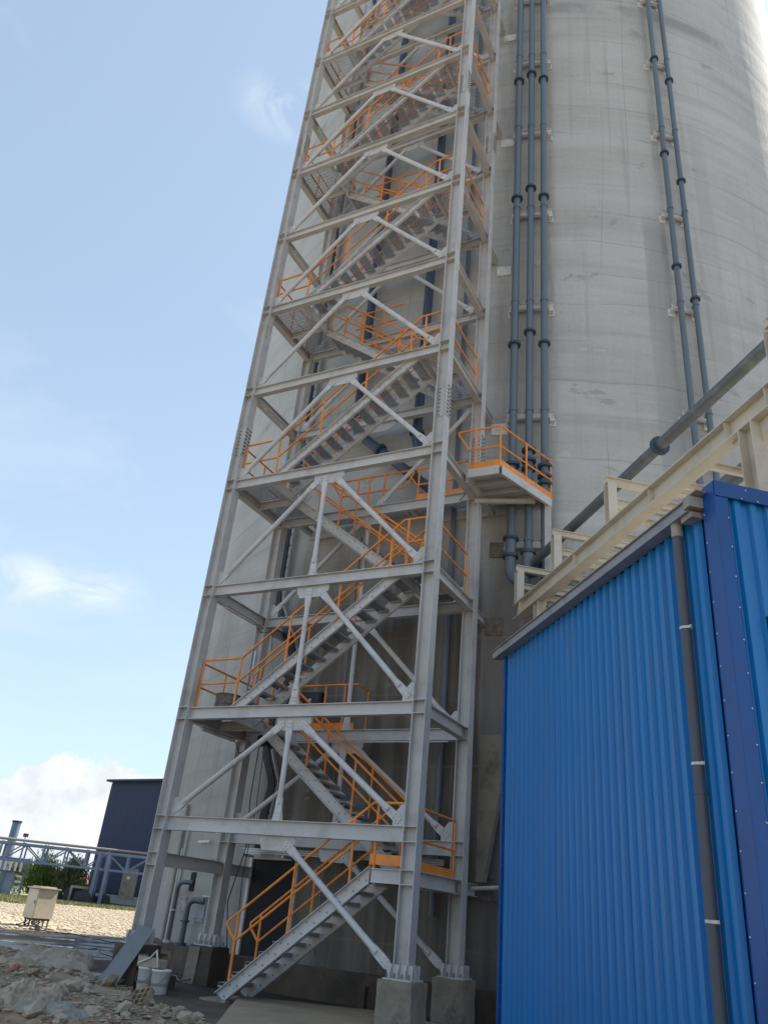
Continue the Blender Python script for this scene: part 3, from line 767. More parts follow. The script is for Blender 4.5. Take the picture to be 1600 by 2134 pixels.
for k in ('L1', 'C', 'E', 'G', 'I', 'K'):
    z = DK[k]-.12; grat = k not in ('L1', 'C')
    for y in (.55, 1.56): panel(.6, .86, XR-.36, y, z+.122, grat)
    b = MB(); b.channel((XB+.02, 1.07, z-.02), (XR-.08, 1.07, z-.02), .2, .06); b.build('landing_joist', 'steel', tower)
    b = MB(); b.channel((XB-.02, .08, z-.02), (XB-.02, YB-.08, z-.02), .2, .06, 1); b.build('landing_joist', 'steel', tower)
# walkway behind the tower at the level of the side platform
z = LV['D']
for i in range(5): panel(.9, .5, -.55-i*.93, 2.50, z+.122, True)
b = MB(); b.channel((-4.95, 2.84, z-.06), (.1, 2.84, z-.06), .22, .07, -1); b.build('walkway_beam', 'steel', tower)
for x in (-4.9, -3.3, -1.7, -.1): b = MB(); b.ibeam((x, YB+.131, z), (x, 3.0, z), .16, .1); b.build('walkway_bracket', 'steel', tower)
# side platform beside the tower
plat = [(.16, 1.13), (.97, 1.15), (1.60, 3.02), (.16, 3.02)]
b = MB(); b.prism([(x, y, z+.1) for x, y in plat], (0, 0, .012)); b.build('platform_deck', 'steel', tower, label='deck of the side platform beside the right columns')
b = MB()
for i in (0, 1, 2):
    p, q = plat[i], plat[(i+1) % 4]
    dv = (Vector(q)-Vector(p)).normalized()*.04
    b.channel((p[0]+dv.x, p[1]+dv.y, z-.002), (q[0]-dv.x, q[1]-dv.y, z-.002), .2, .07, -1)
b.build('platform_edge_beam', 'steel', tower)
for t_ in (.3, .55, .8):
    x1_ = .97+.63*t_; y_ = 1.15+1.87*t_
    b = MB(); b.channel((.17, y_, z+.03), (x1_-.05, y_, z+.03), .1, .05); b.build('platform_joist', 'steel', tower)
b = MB(); b.obox((.05, 2.0, z-.22), (1.25, 2.75, z-.02), .08, .1); b.obox((.13, 1.3, z-.02), (.13, 3.0, z-.02), .08, .2)
b.obox((1.5, 2.95, z-.02), (1.5, 2.95, z-2.9), .12, .12, (1, 0, 0)); b.build('platform_strut', 'steel', tower)
zz = z+.115
A0, A1, A2 = Vector((.2, 1.17, zz)), Vector((.93, 1.19, zz)), Vector((1.56, 3.0, zz))
railing([A0, A1, A2], [lerp(A0, A1, .2), A1, lerp(A1, A2, .5), A2], 1.05, .52, toe=True, close='start')
# gas light fittings under the left side beams
for k in 'BCEGI':
    z = LV[k]-.2; x = XL+.16
    b = MB(); b.box(x-.05, x+.05, .35, 1.6, z+.01, z+.06); o = b.build('light_fitting', 'steel', tower, label='unlit fluorescent fitting under the side beam')
    b = MB(); b.tube([(x, .4, z-.02), (x, 1.55, z-.02)], .035, 10); b.build('diffuser', 'tube', o)
b = MB()
for k in 'BDF': b.tube([(XL+.3, YB-.12, LV[k]-.16), (-.3, YB-.12, LV[k]-.16)], .014, 6)
b.build('conduit', 'white', tower)
def cab_(pts, r): b = MB(); b.tube(pts, r, 6); b.build('loose_cable', 'cable', tower)
cab_([(XL+.16, 1.62, 7.0), (XL+.2, 1.8, 6.9), (XL+.25, 2.2, 7.05), (XL+.25, 2.28, 6.6)], .009)
cab_([(XL+.16, 1.6, 4.28), (XL+.2, 1.75, 4.05), (XL+.3, 2.0, 4.2)], .009)
for k in 'DFH': cab_([(-.35, YB-.12, LV[k]-.15), (-.2, YB-.15, LV[k]-.02), (-.16, YB-.16, LV[k]+.3)], .009)
cab_([(XL+.36, 2.25, 4.4), (XL+.3, 2.3, 3.2), (XL+.42, 2.28, 2.2), (XL+.22, 2.2, 1.1), (XL+.34, 2.3, .15)], .012)
cab_([(XL+.46, 2.3, 4.4), (XL+.5, 2.3, 3.0), (XL+.4, 2.34, 1.6), (XL+.46, 2.4, .15)], .01)
b = MB(); b.tube([(XL+.02, YB-.17, 6.5), (XL+.02, YB-.17, 4.6)], .03, 8); b.build('conduit', 'tray', tower)

# ------------------------------------------------------------------ pedestals
def rough_block(x0, x1, y0, y1, z0, z1, seed=0, amp=.008, n=5):
    b = MB(); vs = {}; idx = {}
    def vid(i, j, k):
        key = (i, j, k)
        if key not in idx:
            p = Vector((x0+(x1-x0)*i/n, y0+(y1-y0)*j/n, z0+(z1-z0)*k/n))
            q = mnoise.noise_vector(p*3.1+Vector((seed, 0, 0)))*amp + mnoise.noise_vector(p*11+Vector((seed, 0, 0)))*amp*.5
            e = sum(t in (0, n) for t in key)
            c = (Vector(((x0+x1)/2, (y0+y1)/2, (z0+z1)/2))-p).normalized()
            if e >= 2: p = p+c*(.008 if e == 2 else .014)
            idx[key] = len(b.v); b.v.append(p+q)
        return idx[key]
    for a in range(n):
        for c in range(n):
            for f in ((vid(a, c, 0), vid(a, c+1, 0), vid(a+1, c+1, 0), vid(a+1, c, 0)), (vid(a, c, n), vid(a+1, c, n), vid(a+1, c+1, n), vid(a, c+1, n)),
                      (vid(a, 0, c), vid(a+1, 0, c), vid(a+1, 0, c+1), vid(a, 0, c+1)), (vid(a, n, c), vid(a, n, c+1), vid(a+1, n, c+1), vid(a+1, n, c)),
                      (vid(0, a, c), vid(0, a, c+1), vid(0, a+1, c+1), vid(0, a+1, c)), (vid(n, a, c), vid(n, a+1, c), vid(n, a+1, c+1), vid(n, a, c+1))):
                b.f.append(f); b.s.append(False)
    return b
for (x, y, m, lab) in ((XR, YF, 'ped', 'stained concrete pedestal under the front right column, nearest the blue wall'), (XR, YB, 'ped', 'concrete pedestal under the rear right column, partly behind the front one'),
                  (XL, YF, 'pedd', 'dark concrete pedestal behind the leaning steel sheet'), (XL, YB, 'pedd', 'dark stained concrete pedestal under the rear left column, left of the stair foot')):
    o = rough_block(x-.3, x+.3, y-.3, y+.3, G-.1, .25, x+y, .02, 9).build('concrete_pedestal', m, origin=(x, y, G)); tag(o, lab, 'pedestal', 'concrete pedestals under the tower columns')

b = MB(); b.prism([(XL-.29, YB-.33, G), (XL-.02, YB-.33, G), (XL+.01, YB-.33, .22), (XL-.26, YB-.33, .22)], (0, .02, 0)); o = b.build('face_strip', 'ped', origin=(XL-.1, YB-.33, G)); tag(o, 'upright pale grey strip added on the dark pedestal face left of the stair foot', 'board')  # thin added slab, stands for the unstained part of the pedestal face
# stair foot block and slab
b = MB(); sp_ = [(-3.38, .55), (-2.4, -1.1), (-.5, -4.2), (1.1, -4.6), (2.6, .2), (-1.2, 1.62), (-2.3, 1.05)]
b.prism([(x, y, G-.1) for x, y in reversed(sp_)], (0, 0, .175)); o = b.build('concrete_slab', 'slab', origin=(-1, -1, G)); tag(o, 'pale tan concrete slab laid in front of the tower foot', 'slab')
o = rough_block(-3.75, -3.2, -.12, .95, G-.1, -.40, 5, .01).build('stair_footing', 'ped', origin=(-3.4, .4, G)); tag(o, 'small low concrete footing under the bottom of the stairs', 'footing')
o = rough_block(-1.75, -1.62, 1.9, 2.05, G-.05, -.05, 4, .012).build('timber_stub', 'pedd', origin=(-1.7, 2, G)); tag(o, 'short dark upright stub standing at the silo foot under the stairs', 'stub')

# ------------------------------------------------------------------ pipes
def flange(b, p, d, r, bolts=True):
    b.disc(Vector(p)-Vector(d)*.018, d, r, .03); b.disc(Vector(p)+Vector(d)*.018, d, r, .03)
    if bolts:
        d = Vector(d).normalized(); a = d.cross(Vector((.3, .5, .8))).normalized(); c = d.cross(a)
        for k in range(10):
            t = 2*math.pi*k/10; q = Vector(p)+(a*math.cos(t)+c*math.sin(t))*r*.84
            b.bolt(q+d*.03, d, .014, .02); b.bolt(q-d*.03, -d, .014, .02)
def riser(ang, off, r, z0, z1, fz, lab, grp, extra=(), clamps=BZ, dz=0, elbow=None):
    base = wallpt(ang, z0, off)
    t = thing('riser_pipe', lab, 'pipe', base, grp)
    b = MB()
    path = [wallpt(ang, z1, off), base]
    b.tube(path, r, 18); b.build('pipe', 'pipe', t)
    for z in fz:
        b = MB(); flange(b, wallpt(ang, z, off), (0, 0, 1), r*1.7, False); b.build('flange', 'flange', t)
    for z in extra:
        b = MB(); flange(b, wallpt(ang, z, off), (0, 0, 1), r*1.85); b.build('flange', 'flange', t)
    for z in clamps:
        if z0 < z+dz < z1:
            b = MB(); b.tube([wallpt(ang, z+dz-.03, off), wallpt(ang, z+dz+.03, off)], r+.014, 18)
            b.obox(wallpt(ang, z+dz, off-.0), wallpt(ang, z+dz, off-r-.08), .05, .04); b.build('pipe_clamp', 'pipe', t)
    return t
PG = 'blue grey riser pipes clamped to the silo right of the tower'
r1 = riser(14.7, .4, .1, 8.45, 45, (14.8, 20.3, 25.8, 31.4), 'leftmost of the three slate blue riser pipes beside the stair tower', PG, (9.1, 8.65, 11.08))
r2 = riser(16.6, .4, .095, 8.6, 45, (15.2, 20.7, 26.1, 31.7), 'middle one of the three slate blue riser pipes beside the stair tower', PG, (8.75, 10.97, 11.19, 11.49))
r3 = riser(18.4, .4, .095, 7.0, 45, (14.8, 20.3, 25.8, 31.4), 'rightmost of the three slate blue riser pipes beside the stair tower', PG, (10.54, 10.74, 11.03))
# swollen spool pieces and the elbow
b = MB(); p = wallpt(14.7, 0, .4); b.tube([(p.x, p.y, 9.1), (p.x, p.y, 8.65)], .13, 18)
el = [(p.x, p.y, 8.65)]
for k in range(1, 9):
    a = math.pi/2*k/8; el.append((p.x+.45*(1-math.cos(a))*.9, p.y-.45*(1-math.cos(a))*.35, 8.4-.45*math.sin(a)))
b.tube(el, .13, 18); b.build('elbow', 'pipe', r1)
b = MB(); p = wallpt(16.6, 0, .4); b.tube([(p.x, p.y, 8.75), (p.x, p.y, 8.25)], .14, 18); flange(b, (p.x, p.y, 8.25), (0, 0, 1), .24); b.build('spool', 'pipe', r2)
PG2 = 'pair of thin riser pipes on the right of the silo'
riser(36.3, .34, .08, 6, 45, (18.0, 22.7, 27.4, 33), 'left one of the two thin blue grey riser pipes far right on the silo', PG2, (), [z+.4 for z in BZ])
riser(38.5, .34, .08, 6, 45, (16.9, 21.6, 26.4, 31.5), 'right one of the two thin blue grey riser pipes far right on the silo', PG2, (), [z+.4 for z in BZ])
# pipes between tower and silo
t = thing('riser_pipe', 'blue pipe on the silo behind the tower, right of centre, ending in an elbow', 'pipe', wallpt(2.6, 11.9, .3), 'pipes seen through the stair tower')
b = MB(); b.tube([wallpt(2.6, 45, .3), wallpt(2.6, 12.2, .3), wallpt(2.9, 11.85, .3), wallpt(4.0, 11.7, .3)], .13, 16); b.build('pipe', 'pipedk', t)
b = MB(); flange(b, wallpt(2.6, 12.35, .3), (0, 0, 1), .2); flange(b, wallpt(2.6, 20.2, .3), (0, 0, 1), .2); b.build('flange', 'flange', t)
t = thing('riser_pipe', 'blue pipe on the silo behind the tower, left of centre, turning into a slanting run', 'pipe', wallpt(-6.8, 12.9, .3), 'pipes seen through the stair tower')
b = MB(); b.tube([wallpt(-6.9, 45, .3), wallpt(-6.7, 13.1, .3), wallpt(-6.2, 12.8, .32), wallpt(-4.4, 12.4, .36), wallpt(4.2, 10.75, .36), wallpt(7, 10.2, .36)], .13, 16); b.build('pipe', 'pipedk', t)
b = MB()
for a in (-2.2, 2.3):
    p = wallpt(a, 12.4-(a+4.4)/8.6*1.65, .36); flange(b, p, (1, .02, -.95), .19)
b.build('flange', 'flange', t)
b = MB()
for sgn in (7.8,):
    b.tube([wallpt(sgn, 40, .12), wallpt(sgn, 1.2, .12)], .06, 10)
b.tube([wallpt(-4.2, 9.6, .14), wallpt(-4.2, .3, .14)], .02, 8)
o = b.build('drain_pipe', 'pipe', origin=wallpt(7.8, 1.2)); tag(o, 'slim blue drain pipe down the silo close behind the right rear column', 'pipe')
# left foot pipes
for ang, z1, lab in ((-28.6, 1.42, 'thin grey bent pipe rising from the silo footing, left of the thicker one'), (-24.8, 1.05, 'thicker grey bent pipe with a flange rising from the silo footing')):
    t = thing('bent_pipe', lab, 'pipe', wallpt(ang, .1, .28), 'bent pipes at the left foot of the silo')
    rr = .055 if ang < -26 else .07
    p = wallpt(ang, 0, .28); pts = [(p.x, p.y, .1), (p.x, p.y, z1-.15)]; q = wallpt(ang+1.4, 0, .02)
    pts += [(p.x+(q.x-p.x)*.1, p.y+(q.y-p.y)*.1, z1-.05), (p.x+(q.x-p.x)*.35, p.y+(q.y-p.y)*.35, z1), (q.x, q.y, z1)]
    b = MB(); b.tube(pts, rr, 14); b.build('pipe', 'pipegrey', t)
    b = MB(); b.disc((p.x, p.y, z1-.45 if ang > -26 else .8), (0, 0, 1), rr*1.6, .035); b.disc((p.x, p.y, .13), (0, 0, 1), rr*1.9, .06); b.build('flange', 'flange' if ang > -26 else 'steel', t)

# cable ladder up the wall
t = thing('cable_ladder', 'zinc cable ladder with thick black cables snaking up the silo behind the tower', 'cable ladder', wallpt(-14.5, 2.1, .2))
path = [(-13.2, 2.1), (-13.1, 3.0), (-12.5, 3.6), (-14.4, 4.3), (-14.3, 5.2), (-11.7, 6.3), (-13.0, 6.95), (-16.6, 8.1), (-16.9, 8.6), (-17.0, 15), (-17.3, 24), (-17.2, 40)]
sm = []
for i in range(len(path)-1):
    a0, z0 = path[i]; a1, z1 = path[i+1]
    for k in range(6 if i < 8 else 1): sm.append((a0+(a1-a0)*k/6, z0+(z1-z0)*k/6))
sm.append(path[-1])
sm2 = [sm[0]]+[((sm[i-1][0]+2*sm[i][0]+sm[i+1][0])/4, (sm[i-1][1]+2*sm[i][1]+sm[i+1][1])/4) for i in range(1, len(sm)-1)]+[sm[-1]]
for da in (-.75, .75):
    b = MB()
    for i in range(len(sm2)-1): b.obox(wallpt(sm2[i][0]+da, sm2[i][1], .16), wallpt(sm2[i+1][0]+da, sm2[i+1][1]+.01, .16), .02, .09, wdir(-16))
    b.build('ladder_rail', 'tray' if da > 0 else 'flange', t)
b = MB()
for i in range(0, 100):
    z = 2.3+i*.33
    for j in range(len(sm2)-1):
        if sm2[j][1] <= z < sm2[j+1][1]:
            a = sm2[j][0]+(sm2[j+1][0]-sm2[j][0])*(z-sm2[j][1])/(sm2[j+1][1]-sm2[j][1])
            b.obox(wallpt(a-.72, z, .16), wallpt(a+.72, z, .16), .02, .04); break
b.build('rungs', 'tray', t, kind='stuff')
for da in (-.58, -.3, -.02, .3):
    b = MB(); b.tube([wallpt(a+da, z, .23) for a, z in sm2], .032, 8); b.build('cable', 'cable', t)
t = thing('cable_tray', 'long perforated zinc cable tray running level round the silo foot', 'cable tray', wallpt(-15, 2.1, .3))
b = MB()
for i in range(24):
    a = -15+i; b.obox(wallpt(a, 2.14, .34), wallpt(a+1.02, 2.14, .34), .008, .11)
    if i % 6 == 0: b.obox(wallpt(a, 2.05, 0), wallpt(a, 2.05, .34), .04, .05)
b.build('tray_side', 'tray', t)
b = MB()
for i in range(24*6):
    a = -15+i/6+.05
    for dz in (-.025, .025): b.obox(wallpt(a, 2.14+dz, .343), wallpt(a+.07, 2.14+dz, .343), .006, .016)
b.build('perforations', 'dark', t, kind='stuff')

# ------------------------------------------------------------------ blue corrugated shed
U = Vector((math.sin(R(-39.5)), math.cos(R(-39.5)), 0)); V = Vector((-U.y*-1, 0, 0))
V = Vector((.77162, .63608, 0))          # inward, square to U
WL = Vector((1.60, .02, 0)); LEN = 6.134
CO = WL-U*LEN
shed = thing('corrugated_shed', 'bright blue corrugated metal shed with royal blue corner trim', 'shed', (CO.x, CO.y, G))
def ribs(length, period, depth, phase=0):
    pts = [(0, 0)]; x = phase
    pr_ = [(.0, 0), (.066, 0), (.088, depth), (.158, depth), (.178, 0)]
    x = 0
    while x < length-.02:
        for a, d_ in pr_[1:]:
            if x+a < length: pts.append((x+a, d_))
        x += period
        if x <= length: pts.append((x, 0))
    return pts
def sheet(p, d, nrm, length, z0, z1, name='wall_sheet', lap=.003, dep=.038):
    prof = ribs(length, .196, dep); b = MB(); vs = []; fs = []
    for x, y in prof:
        for z in (z0, z1): vs.append(p+d*x+nrm*(y+lap)+Vector((0, 0, z)))
    m_ = len(prof)
    for i in range(m_-1): fs.append((i*2, i*2+2, i*2+3, i*2+1))
    for x, y in prof:
        for z in (z0, z1): vs.append(p+d*x+nrm*(y+lap-.0012)+Vector((0, 0, z)))
    o = m_*2
    for i in range(m_-1): fs.append((o+i*2, o+i*2+1, o+i*2+3, o+i*2+2))
    b.add(vs, fs); return b.build(name, 'blue', shed)
b = MB()   # hidden core behind the cladding, roof
C0 = WL+V*.02; C1 = CO+V*.02
core = [C0+Vector((0, 0, G)), C1+Vector((0, 0, G)), C1+V*6.5+Vector((0, 0, G)), C0+V*6.5+Vector((0, 0, G))]
core[1] -= U*-.02; core[2] -= U*-.02
core = [C0-U*.02, CO+U*.02+V*.02, CO+U*.02+V*6.5, C0-U*.02+V*6.5]
b.prism([c+Vector((0, 0, G)) for c in core], (0, 0, 5.4-G)); b.build('frame_core', 'navy', shed)
b = MB()
for i in range(24):
    s0 = .02+i*.25; b.prism([WL-U*s0+V*-.04+Vector((0, 0, 5.47)), WL-U*(s0+.24)+V*-.04+Vector((0, 0, 5.47)), WL-U*(s0+.24)+V*6.5+Vector((0, 0, 5.75)), WL-U*s0+V*6.5+Vector((0, 0, 5.75))], (0, 0, .02))
b.build('roof', 'gutterl', shed)
n_s = 6; wl = .98
for i in range(n_s):
    sheet(WL-U*(i*wl+.0), -U, -V, wl+.004, G, 5.36, lap=.002+.002*(i % 2))
for i in range(7):
    sheet(CO+V*(.12+i*.98), V, -U, .983, G, 5.5, lap=.002+.002*(i % 2))
# trims
b = MB(); b.obox(WL+U*.01+Vector((0, 0, G)), WL+U*.01+Vector((0, 0, 5.36)), .09, .13, V, 0, 0); b.build('corner_trim', 'navy', shed)
def trimstrip(pts, z0, z1, th=.004):
    b = MB()
    for i in range(len(pts)-1):
        p, q = pts[i], pts[i+1]
        b.obox(p+Vector((0, 0, (z0+z1)/2)), q+Vector((0, 0, (z0+z1)/2)), th, z1-z0)
    return b
o_ = -V*.045-U*.045
q0 = WL-U*(LEN-.15)-V*.045; q1 = CO+o_-U*.02; q2 = CO+V*.115-U*.065
b = trimstrip([q0, q1, q2], G, 5.62); b.obox(q0+V*.02+Vector((0, 0, G)), q0+V*.02+Vector((0, 0, 5.6)), .05, .004, U); b.obox(q2+U*.02+Vector((0, 0, G)), q2+U*.02+Vector((0, 0, 5.6)), .004, .05, U); ct = b.build('corner_trim', 'navy', shed)
b = trimstrip([CO-U*.075+V*-.04, CO-U*.055+V*7.5], 5.45, 5.625); b.obox(CO-U*-.04+V*-.04+Vector((0, 0, 5.63)), CO-U*-.04+V*7.5+Vector((0, 0, 5.63)), .23, .008); b.build('parapet_trim', 'navy', shed)
b = MB()
for i in range(16): b.bolt(q0+U*-.02-V*.003+Vector((0, 0, .2+i*.34)), -V, .008, .007)
for i in range(16): b.bolt(q2-V*.018-U*.003+Vector((0, 0, .1+i*.34)), -U, .008, .007)
for i in range(16): b.bolt(CO-U*.078+V*(.28+i*.196)+Vector((0, 0, 5.468)), -U, .008, .007)
for i in range(4): b.bolt(CO-U*.078+V*(.34+i*.5)+Vector((0, 0, 5.58)), -U, .008, .007)
for i in range(20): b.bolt(WL-V*.046-U*.03+Vector((0, 0, .1+i*.27)), -V, .007, .006)
b.build('screws', 'white', shed, kind='stuff')
# gutter
g0 = WL+U*.25; g1 = WL-U*(LEN-.235)
b = MB(); zc = 5.43
for (w0, w1, z0_, z1_) in ((-.035, -.03, 5.37, 5.49), (-.20, -.195, 5.36, 5.495), (-.195, -.035, 5.36, 5.366)):
    b.obox(g0+V*(w0+w1)/2+Vector((0, 0, (z0_+z1_)/2)), g1+V*(w0+w1)/2+Vector((0, 0, (z0_+z1_)/2)), abs(w1-w0), z1_-z0_)
b.obox(g0+V*-.1175+Vector((0, 0, 5.43)), g0-U*.006+V*-.1175+Vector((0, 0, 5.43)), .155, .12)
b.obox(g1+V*-.1175+Vector((0, 0, 5.43)), g1+U*.006+V*-.1175+Vector((0, 0, 5.43)), .155, .12)
b.obox(g0+V*-.215+Vector((0, 0, 5.485)), g1+V*-.215+Vector((0, 0, 5.485)), .028, .012)
gt = b.build('gutter', 'gutter', shed)
b = MB(); b.obox(g1+U*.02+V*-.12+Vector((0, 0, 5.45)), g1-U*.10+V*-.12+Vector((0, 0, 5.45)), .2, .13); b.obox(g1+U*.16+V*-.09+Vector((0, 0, 5.325)), g1-U*.04+V*-.09+Vector((0, 0, 5.325)), .15, .065)
b.obox(g1-U*.03+V*-.12+Vector((0, 0, 5.53)), g1-U*.18+V*-.1+Vector((0, 0, 5.55)), .16, .012); b.build('outlet_box', 'gutterl', shed)
dpx = WL-U*5.57-V*.115
b = MB(); b.tube([dpx+Vector((0, 0, 5.22)), dpx+Vector((0, 0, G))], .058, 18); dp = b.build('downpipe', 'dpipe', shed)
b = MB(); b.tube([dpx+Vector((0, 0, 5.365)), dpx+Vector((0, 0, 5.2))], .066, 18); b.build('pipe_collar', 'gutterl', dp)
for z in (4.12, 2.71, 1.32):
    b = MB(); b.tube([dpx+Vector((0, 0, z-.014)), dpx+Vector((0, 0, z+.014))], .064, 18); b.obox(dpx-U*.05-V*.0+Vector((0, 0, z)), dpx-U*.10+V*.0+Vector((0, 0, z)), .02, .03); b.build('pipe_band', 'white', dp)
b = MB(); b.tube([dpx+Vector((0, 0, 2.48)), dpx+Vector((0, 0, 2.42))], .063, 18); b.build('pipe_joint', 'dpipe', dp)
# vent in the right-hand wall
vp = CO+V*.52-U*.05+Vector((0, 0, 4.06))
b = MB(); b.obox(vp-V*.11, vp+V*.11, .03, .17); vo = b.build('vent', 'black', shed, label='small black vent at the right edge')
b = MB()
for i in range(4): b.obox(vp-V*.1+Vector((0, 0, -.06+i*.04))-U*.02, vp+V*.1+Vector((0, 0, -.06+i*.04))-U*.02, .01, .008)
b.build('slat', 'gutter', vo)

# ------------------------------------------------------------------ cream pipe rack over the shed roof
rack = thing('pipe_rack', 'cream painted steel pipe rack crossing above the blue shed roof', 'pipe rack', (1.0, 2.3, 5.6))
NI = V
Rr0 = Vector((1.05, 2.25, 0))+U*.05; Rr1 = Vector((6.17, -3.96, 0))-U*3.0
zr = 7.07
up_ = Vector((0, 0, 1))
RW = 1.45
for k, off in enumerate((0, RW)):
    b = MB(); b.ibeam(Rr0+V*off+up_*zr, Rr1+V*off+up_*zr, .32, .22, .014, .02); b.build('main_beam', 'cream', rack)
length = (Rr1-Rr0).length; dR = (Rr1-Rr0).normalized()
for s in [.35+i*.62 for i in range(14)]:
    b = MB(); p = Rr0+dR*s; b.channel(p+V*.115+up_*(zr+.02), p+V*(RW-.115)+up_*(zr+.02), .12, .06); b.build('cross_member', 'cream', rack)
def sOf(px): return (px-Rr0).dot(dR)
for px in (Vector((.95, 2.38, 0)), Vector((2.28, .76, 0)), Vector((3.68, -.94, 0)), Vector((6.35, -4.2, 0))):
    s = max(.08, sOf(px)); p = Rr0+dR*s
    for off in (0, RW):
        b = MB(); b.ibeam(p+V*off+up_*(zr+.162), p+V*off+up_*8.0, .16, .16, .01, .012, dR); b.build('post', 'cream', rack)
    for z in (8.07, 7.66):
        b = MB(); o0, o1 = (-.08, RW+.3) if z > 8 else (.09, RW-.09)
        b.ibeam(p+V*o0+up_*z, p+V*o1+up_*z, .13, .1, .009, .012); b.build('cross_bar', 'cream', rack)
for px, wd in ((Vector((5.98, -3.72, 0)), .26), (Vector((1.75, 1.45, 0)), .2), (Vector((1.75, 1.45, 0))+V*RW, .2), (Vector((5.98, -3.72, 0))+V*RW, .26)):
    b = MB(); b.ibeam(px+up_*(zr-.162), px+up_*5.5, wd, wd, .012, .016, dR); b.build('leg', 'cream', rack)
    for s in (-1, 1): b = MB(); b.prism([px+dR*s*(wd/2+.002)+up_*(zr-.163), px+dR*s*(wd/2+.28)+up_*(zr-.163), px+dR*s*(wd/2+.002)+up_*(zr-.45)], V*.012); b.build('knee_plate', 'cream', rack)
# stiffeners on the visible beam
for s in (.32, 2.9, 5.5, 7.4, 8.2):
    p = Rr0+dR*s; b = MB(); b.obox(p-V*.10+up_*(zr), p-V*.01+up_*(zr), .012, .275); b.build('stiffener', 'cream', rack)
# slanting pipes on the rack
P0 = Vector((1.12, 2.95, 8.47)); P1 = Vector((6.32, -3.2, 8.5))+dR*2.5
t = thing('slanting_pipe', 'long grey green pipe with bolted joint lying on top of the cream rack', 'pipe', tuple(P0))
b = MB(); b.tube([P0, P1], .1, 18)
b.build('pipe', 'pipegrey', t)
dp_ = (P1-P0).normalized(); fl = P0+dp_*5.35
b = MB(); flange(b, fl, dp_, .17); b.build('flange', 'flange', t)
b = MB(); flange(b, P0+dp_*.02, dp_, .22); b.build('flange', 'flange', t)
t = thing('low_pipe', 'second grey green pipe running inside the cream rack below the top one', 'pipe', (1.9, 2.9, 7.39))
Q0 = Vector((1.9, 2.9, 7.39)); Q1 = Vector((6.2, -2.35, 7.39))+dR*2
b = MB(); b.tube([Q0, Q1], .12, 16); b.build('pipe', 'pipegrey', t)
# pump valves tucked at the rack's left end
t = thing('valve', 'dark blue pipe valve with bolted flanges inside the left end of the cream rack', 'valve', (1.45, 2.35, 7.2))
b = MB(); b.tube([(1.2, 2.7, 7.62), (1.75, 2.2, 7.62)], .1, 14); b.build('body', 'pipe', t)
b = MB(); dv = (.74, -.67, 0); flange(b, (1.3, 2.61, 7.62), dv, .18); flange(b, (1.6, 2.34, 7.62), dv, .18); flange(b, (1.62, 2.0, 6.98), dv, .17); b.build('flange', 'flange', t)

# ------------------------------------------------------------------ small things on the tower landings
t = thing('drum', 'rusty dark drum standing on the lower left landing behind the toe board', 'drum', (-5.02, .8, 4.62))
b = MB(); b.tube([(-5.02, .8, 4.63), (-5.02, .8, 5.08)], .28, 20); b.build('body', 'rust', t)
b = MB()
for z in (4.66, 4.86, 5.07): b.tube([(-5.02, .8, z-.012), (-5.02, .8, z+.012)], .29, 20)
b.build('hoop', 'flange', t)
b = MB(); b.tube([(-4.72, .95, 4.63), (-4.66, 1.0, 5.7)], .012, 6); o = b.build('rod', 'bolt', origin=(-4.72, .95, 4.62)); tag(o, 'thin dark rod leaning beside the drum on the lower left landing', 'rod')
t = thing('control_box', 'black electrical box mounted behind the rear rail of the first left landing', 'electrical box', (-3.82, 2.3, 5.15))
b = MB(); b.box(-4.1, -3.56, 2.22, 2.42, 4.98, 5.52); b.build('body', 'black', t)
b = MB(); b.box(-4.07, -3.59, 2.205, 2.219, 5.01, 5.49); b.build('door', 'black', t)
b = MB(); b.box(-3.86, -3.8, 2.198, 2.204, 5.3, 5.36); b.build('rating_label', 'white', t)
b = MB(); b.tube([(-4.3, 1.5, 4.3), (-4.15, 1.6, 4.3)], .19, 18); b.tube([(-4.5, 1.5, 4.26), (-4.3, 1.5, 4.3)], .13, 14)
o = b.build('black_tub', 'black', origin=(-4.3, 1.5, 4.3)); tag(o, 'black plastic tub wedged under the first left landing', 'tub')
# added wedge standing in for the brighter wall beside the blue shed
t = thing('filler', 'added grey wedge in place of the brighter wall beside the left edge of the blue shed', 'filler', (1.1, 2.6, 1.7))
b = MB(); b.prism([(.16, 2.6, 1.85), (.31, 2.6, 1.85), (.62, 2.6, 3.58), (.62, 2.6, 4.6), (.16, 2.6, 4.6)], (0, .2, 0)); b.build('filler_body', 'ped', t)
o = MB().tube([(.14, 2.5, 1.72), (1.3, 2.3, 1.82)], .04, 10).build('spout', 'steel', origin=(.14, 2.5, 1.7)); tag(o, 'short grey pipe reaching from the right rear column towards the blue shed', 'pipe')

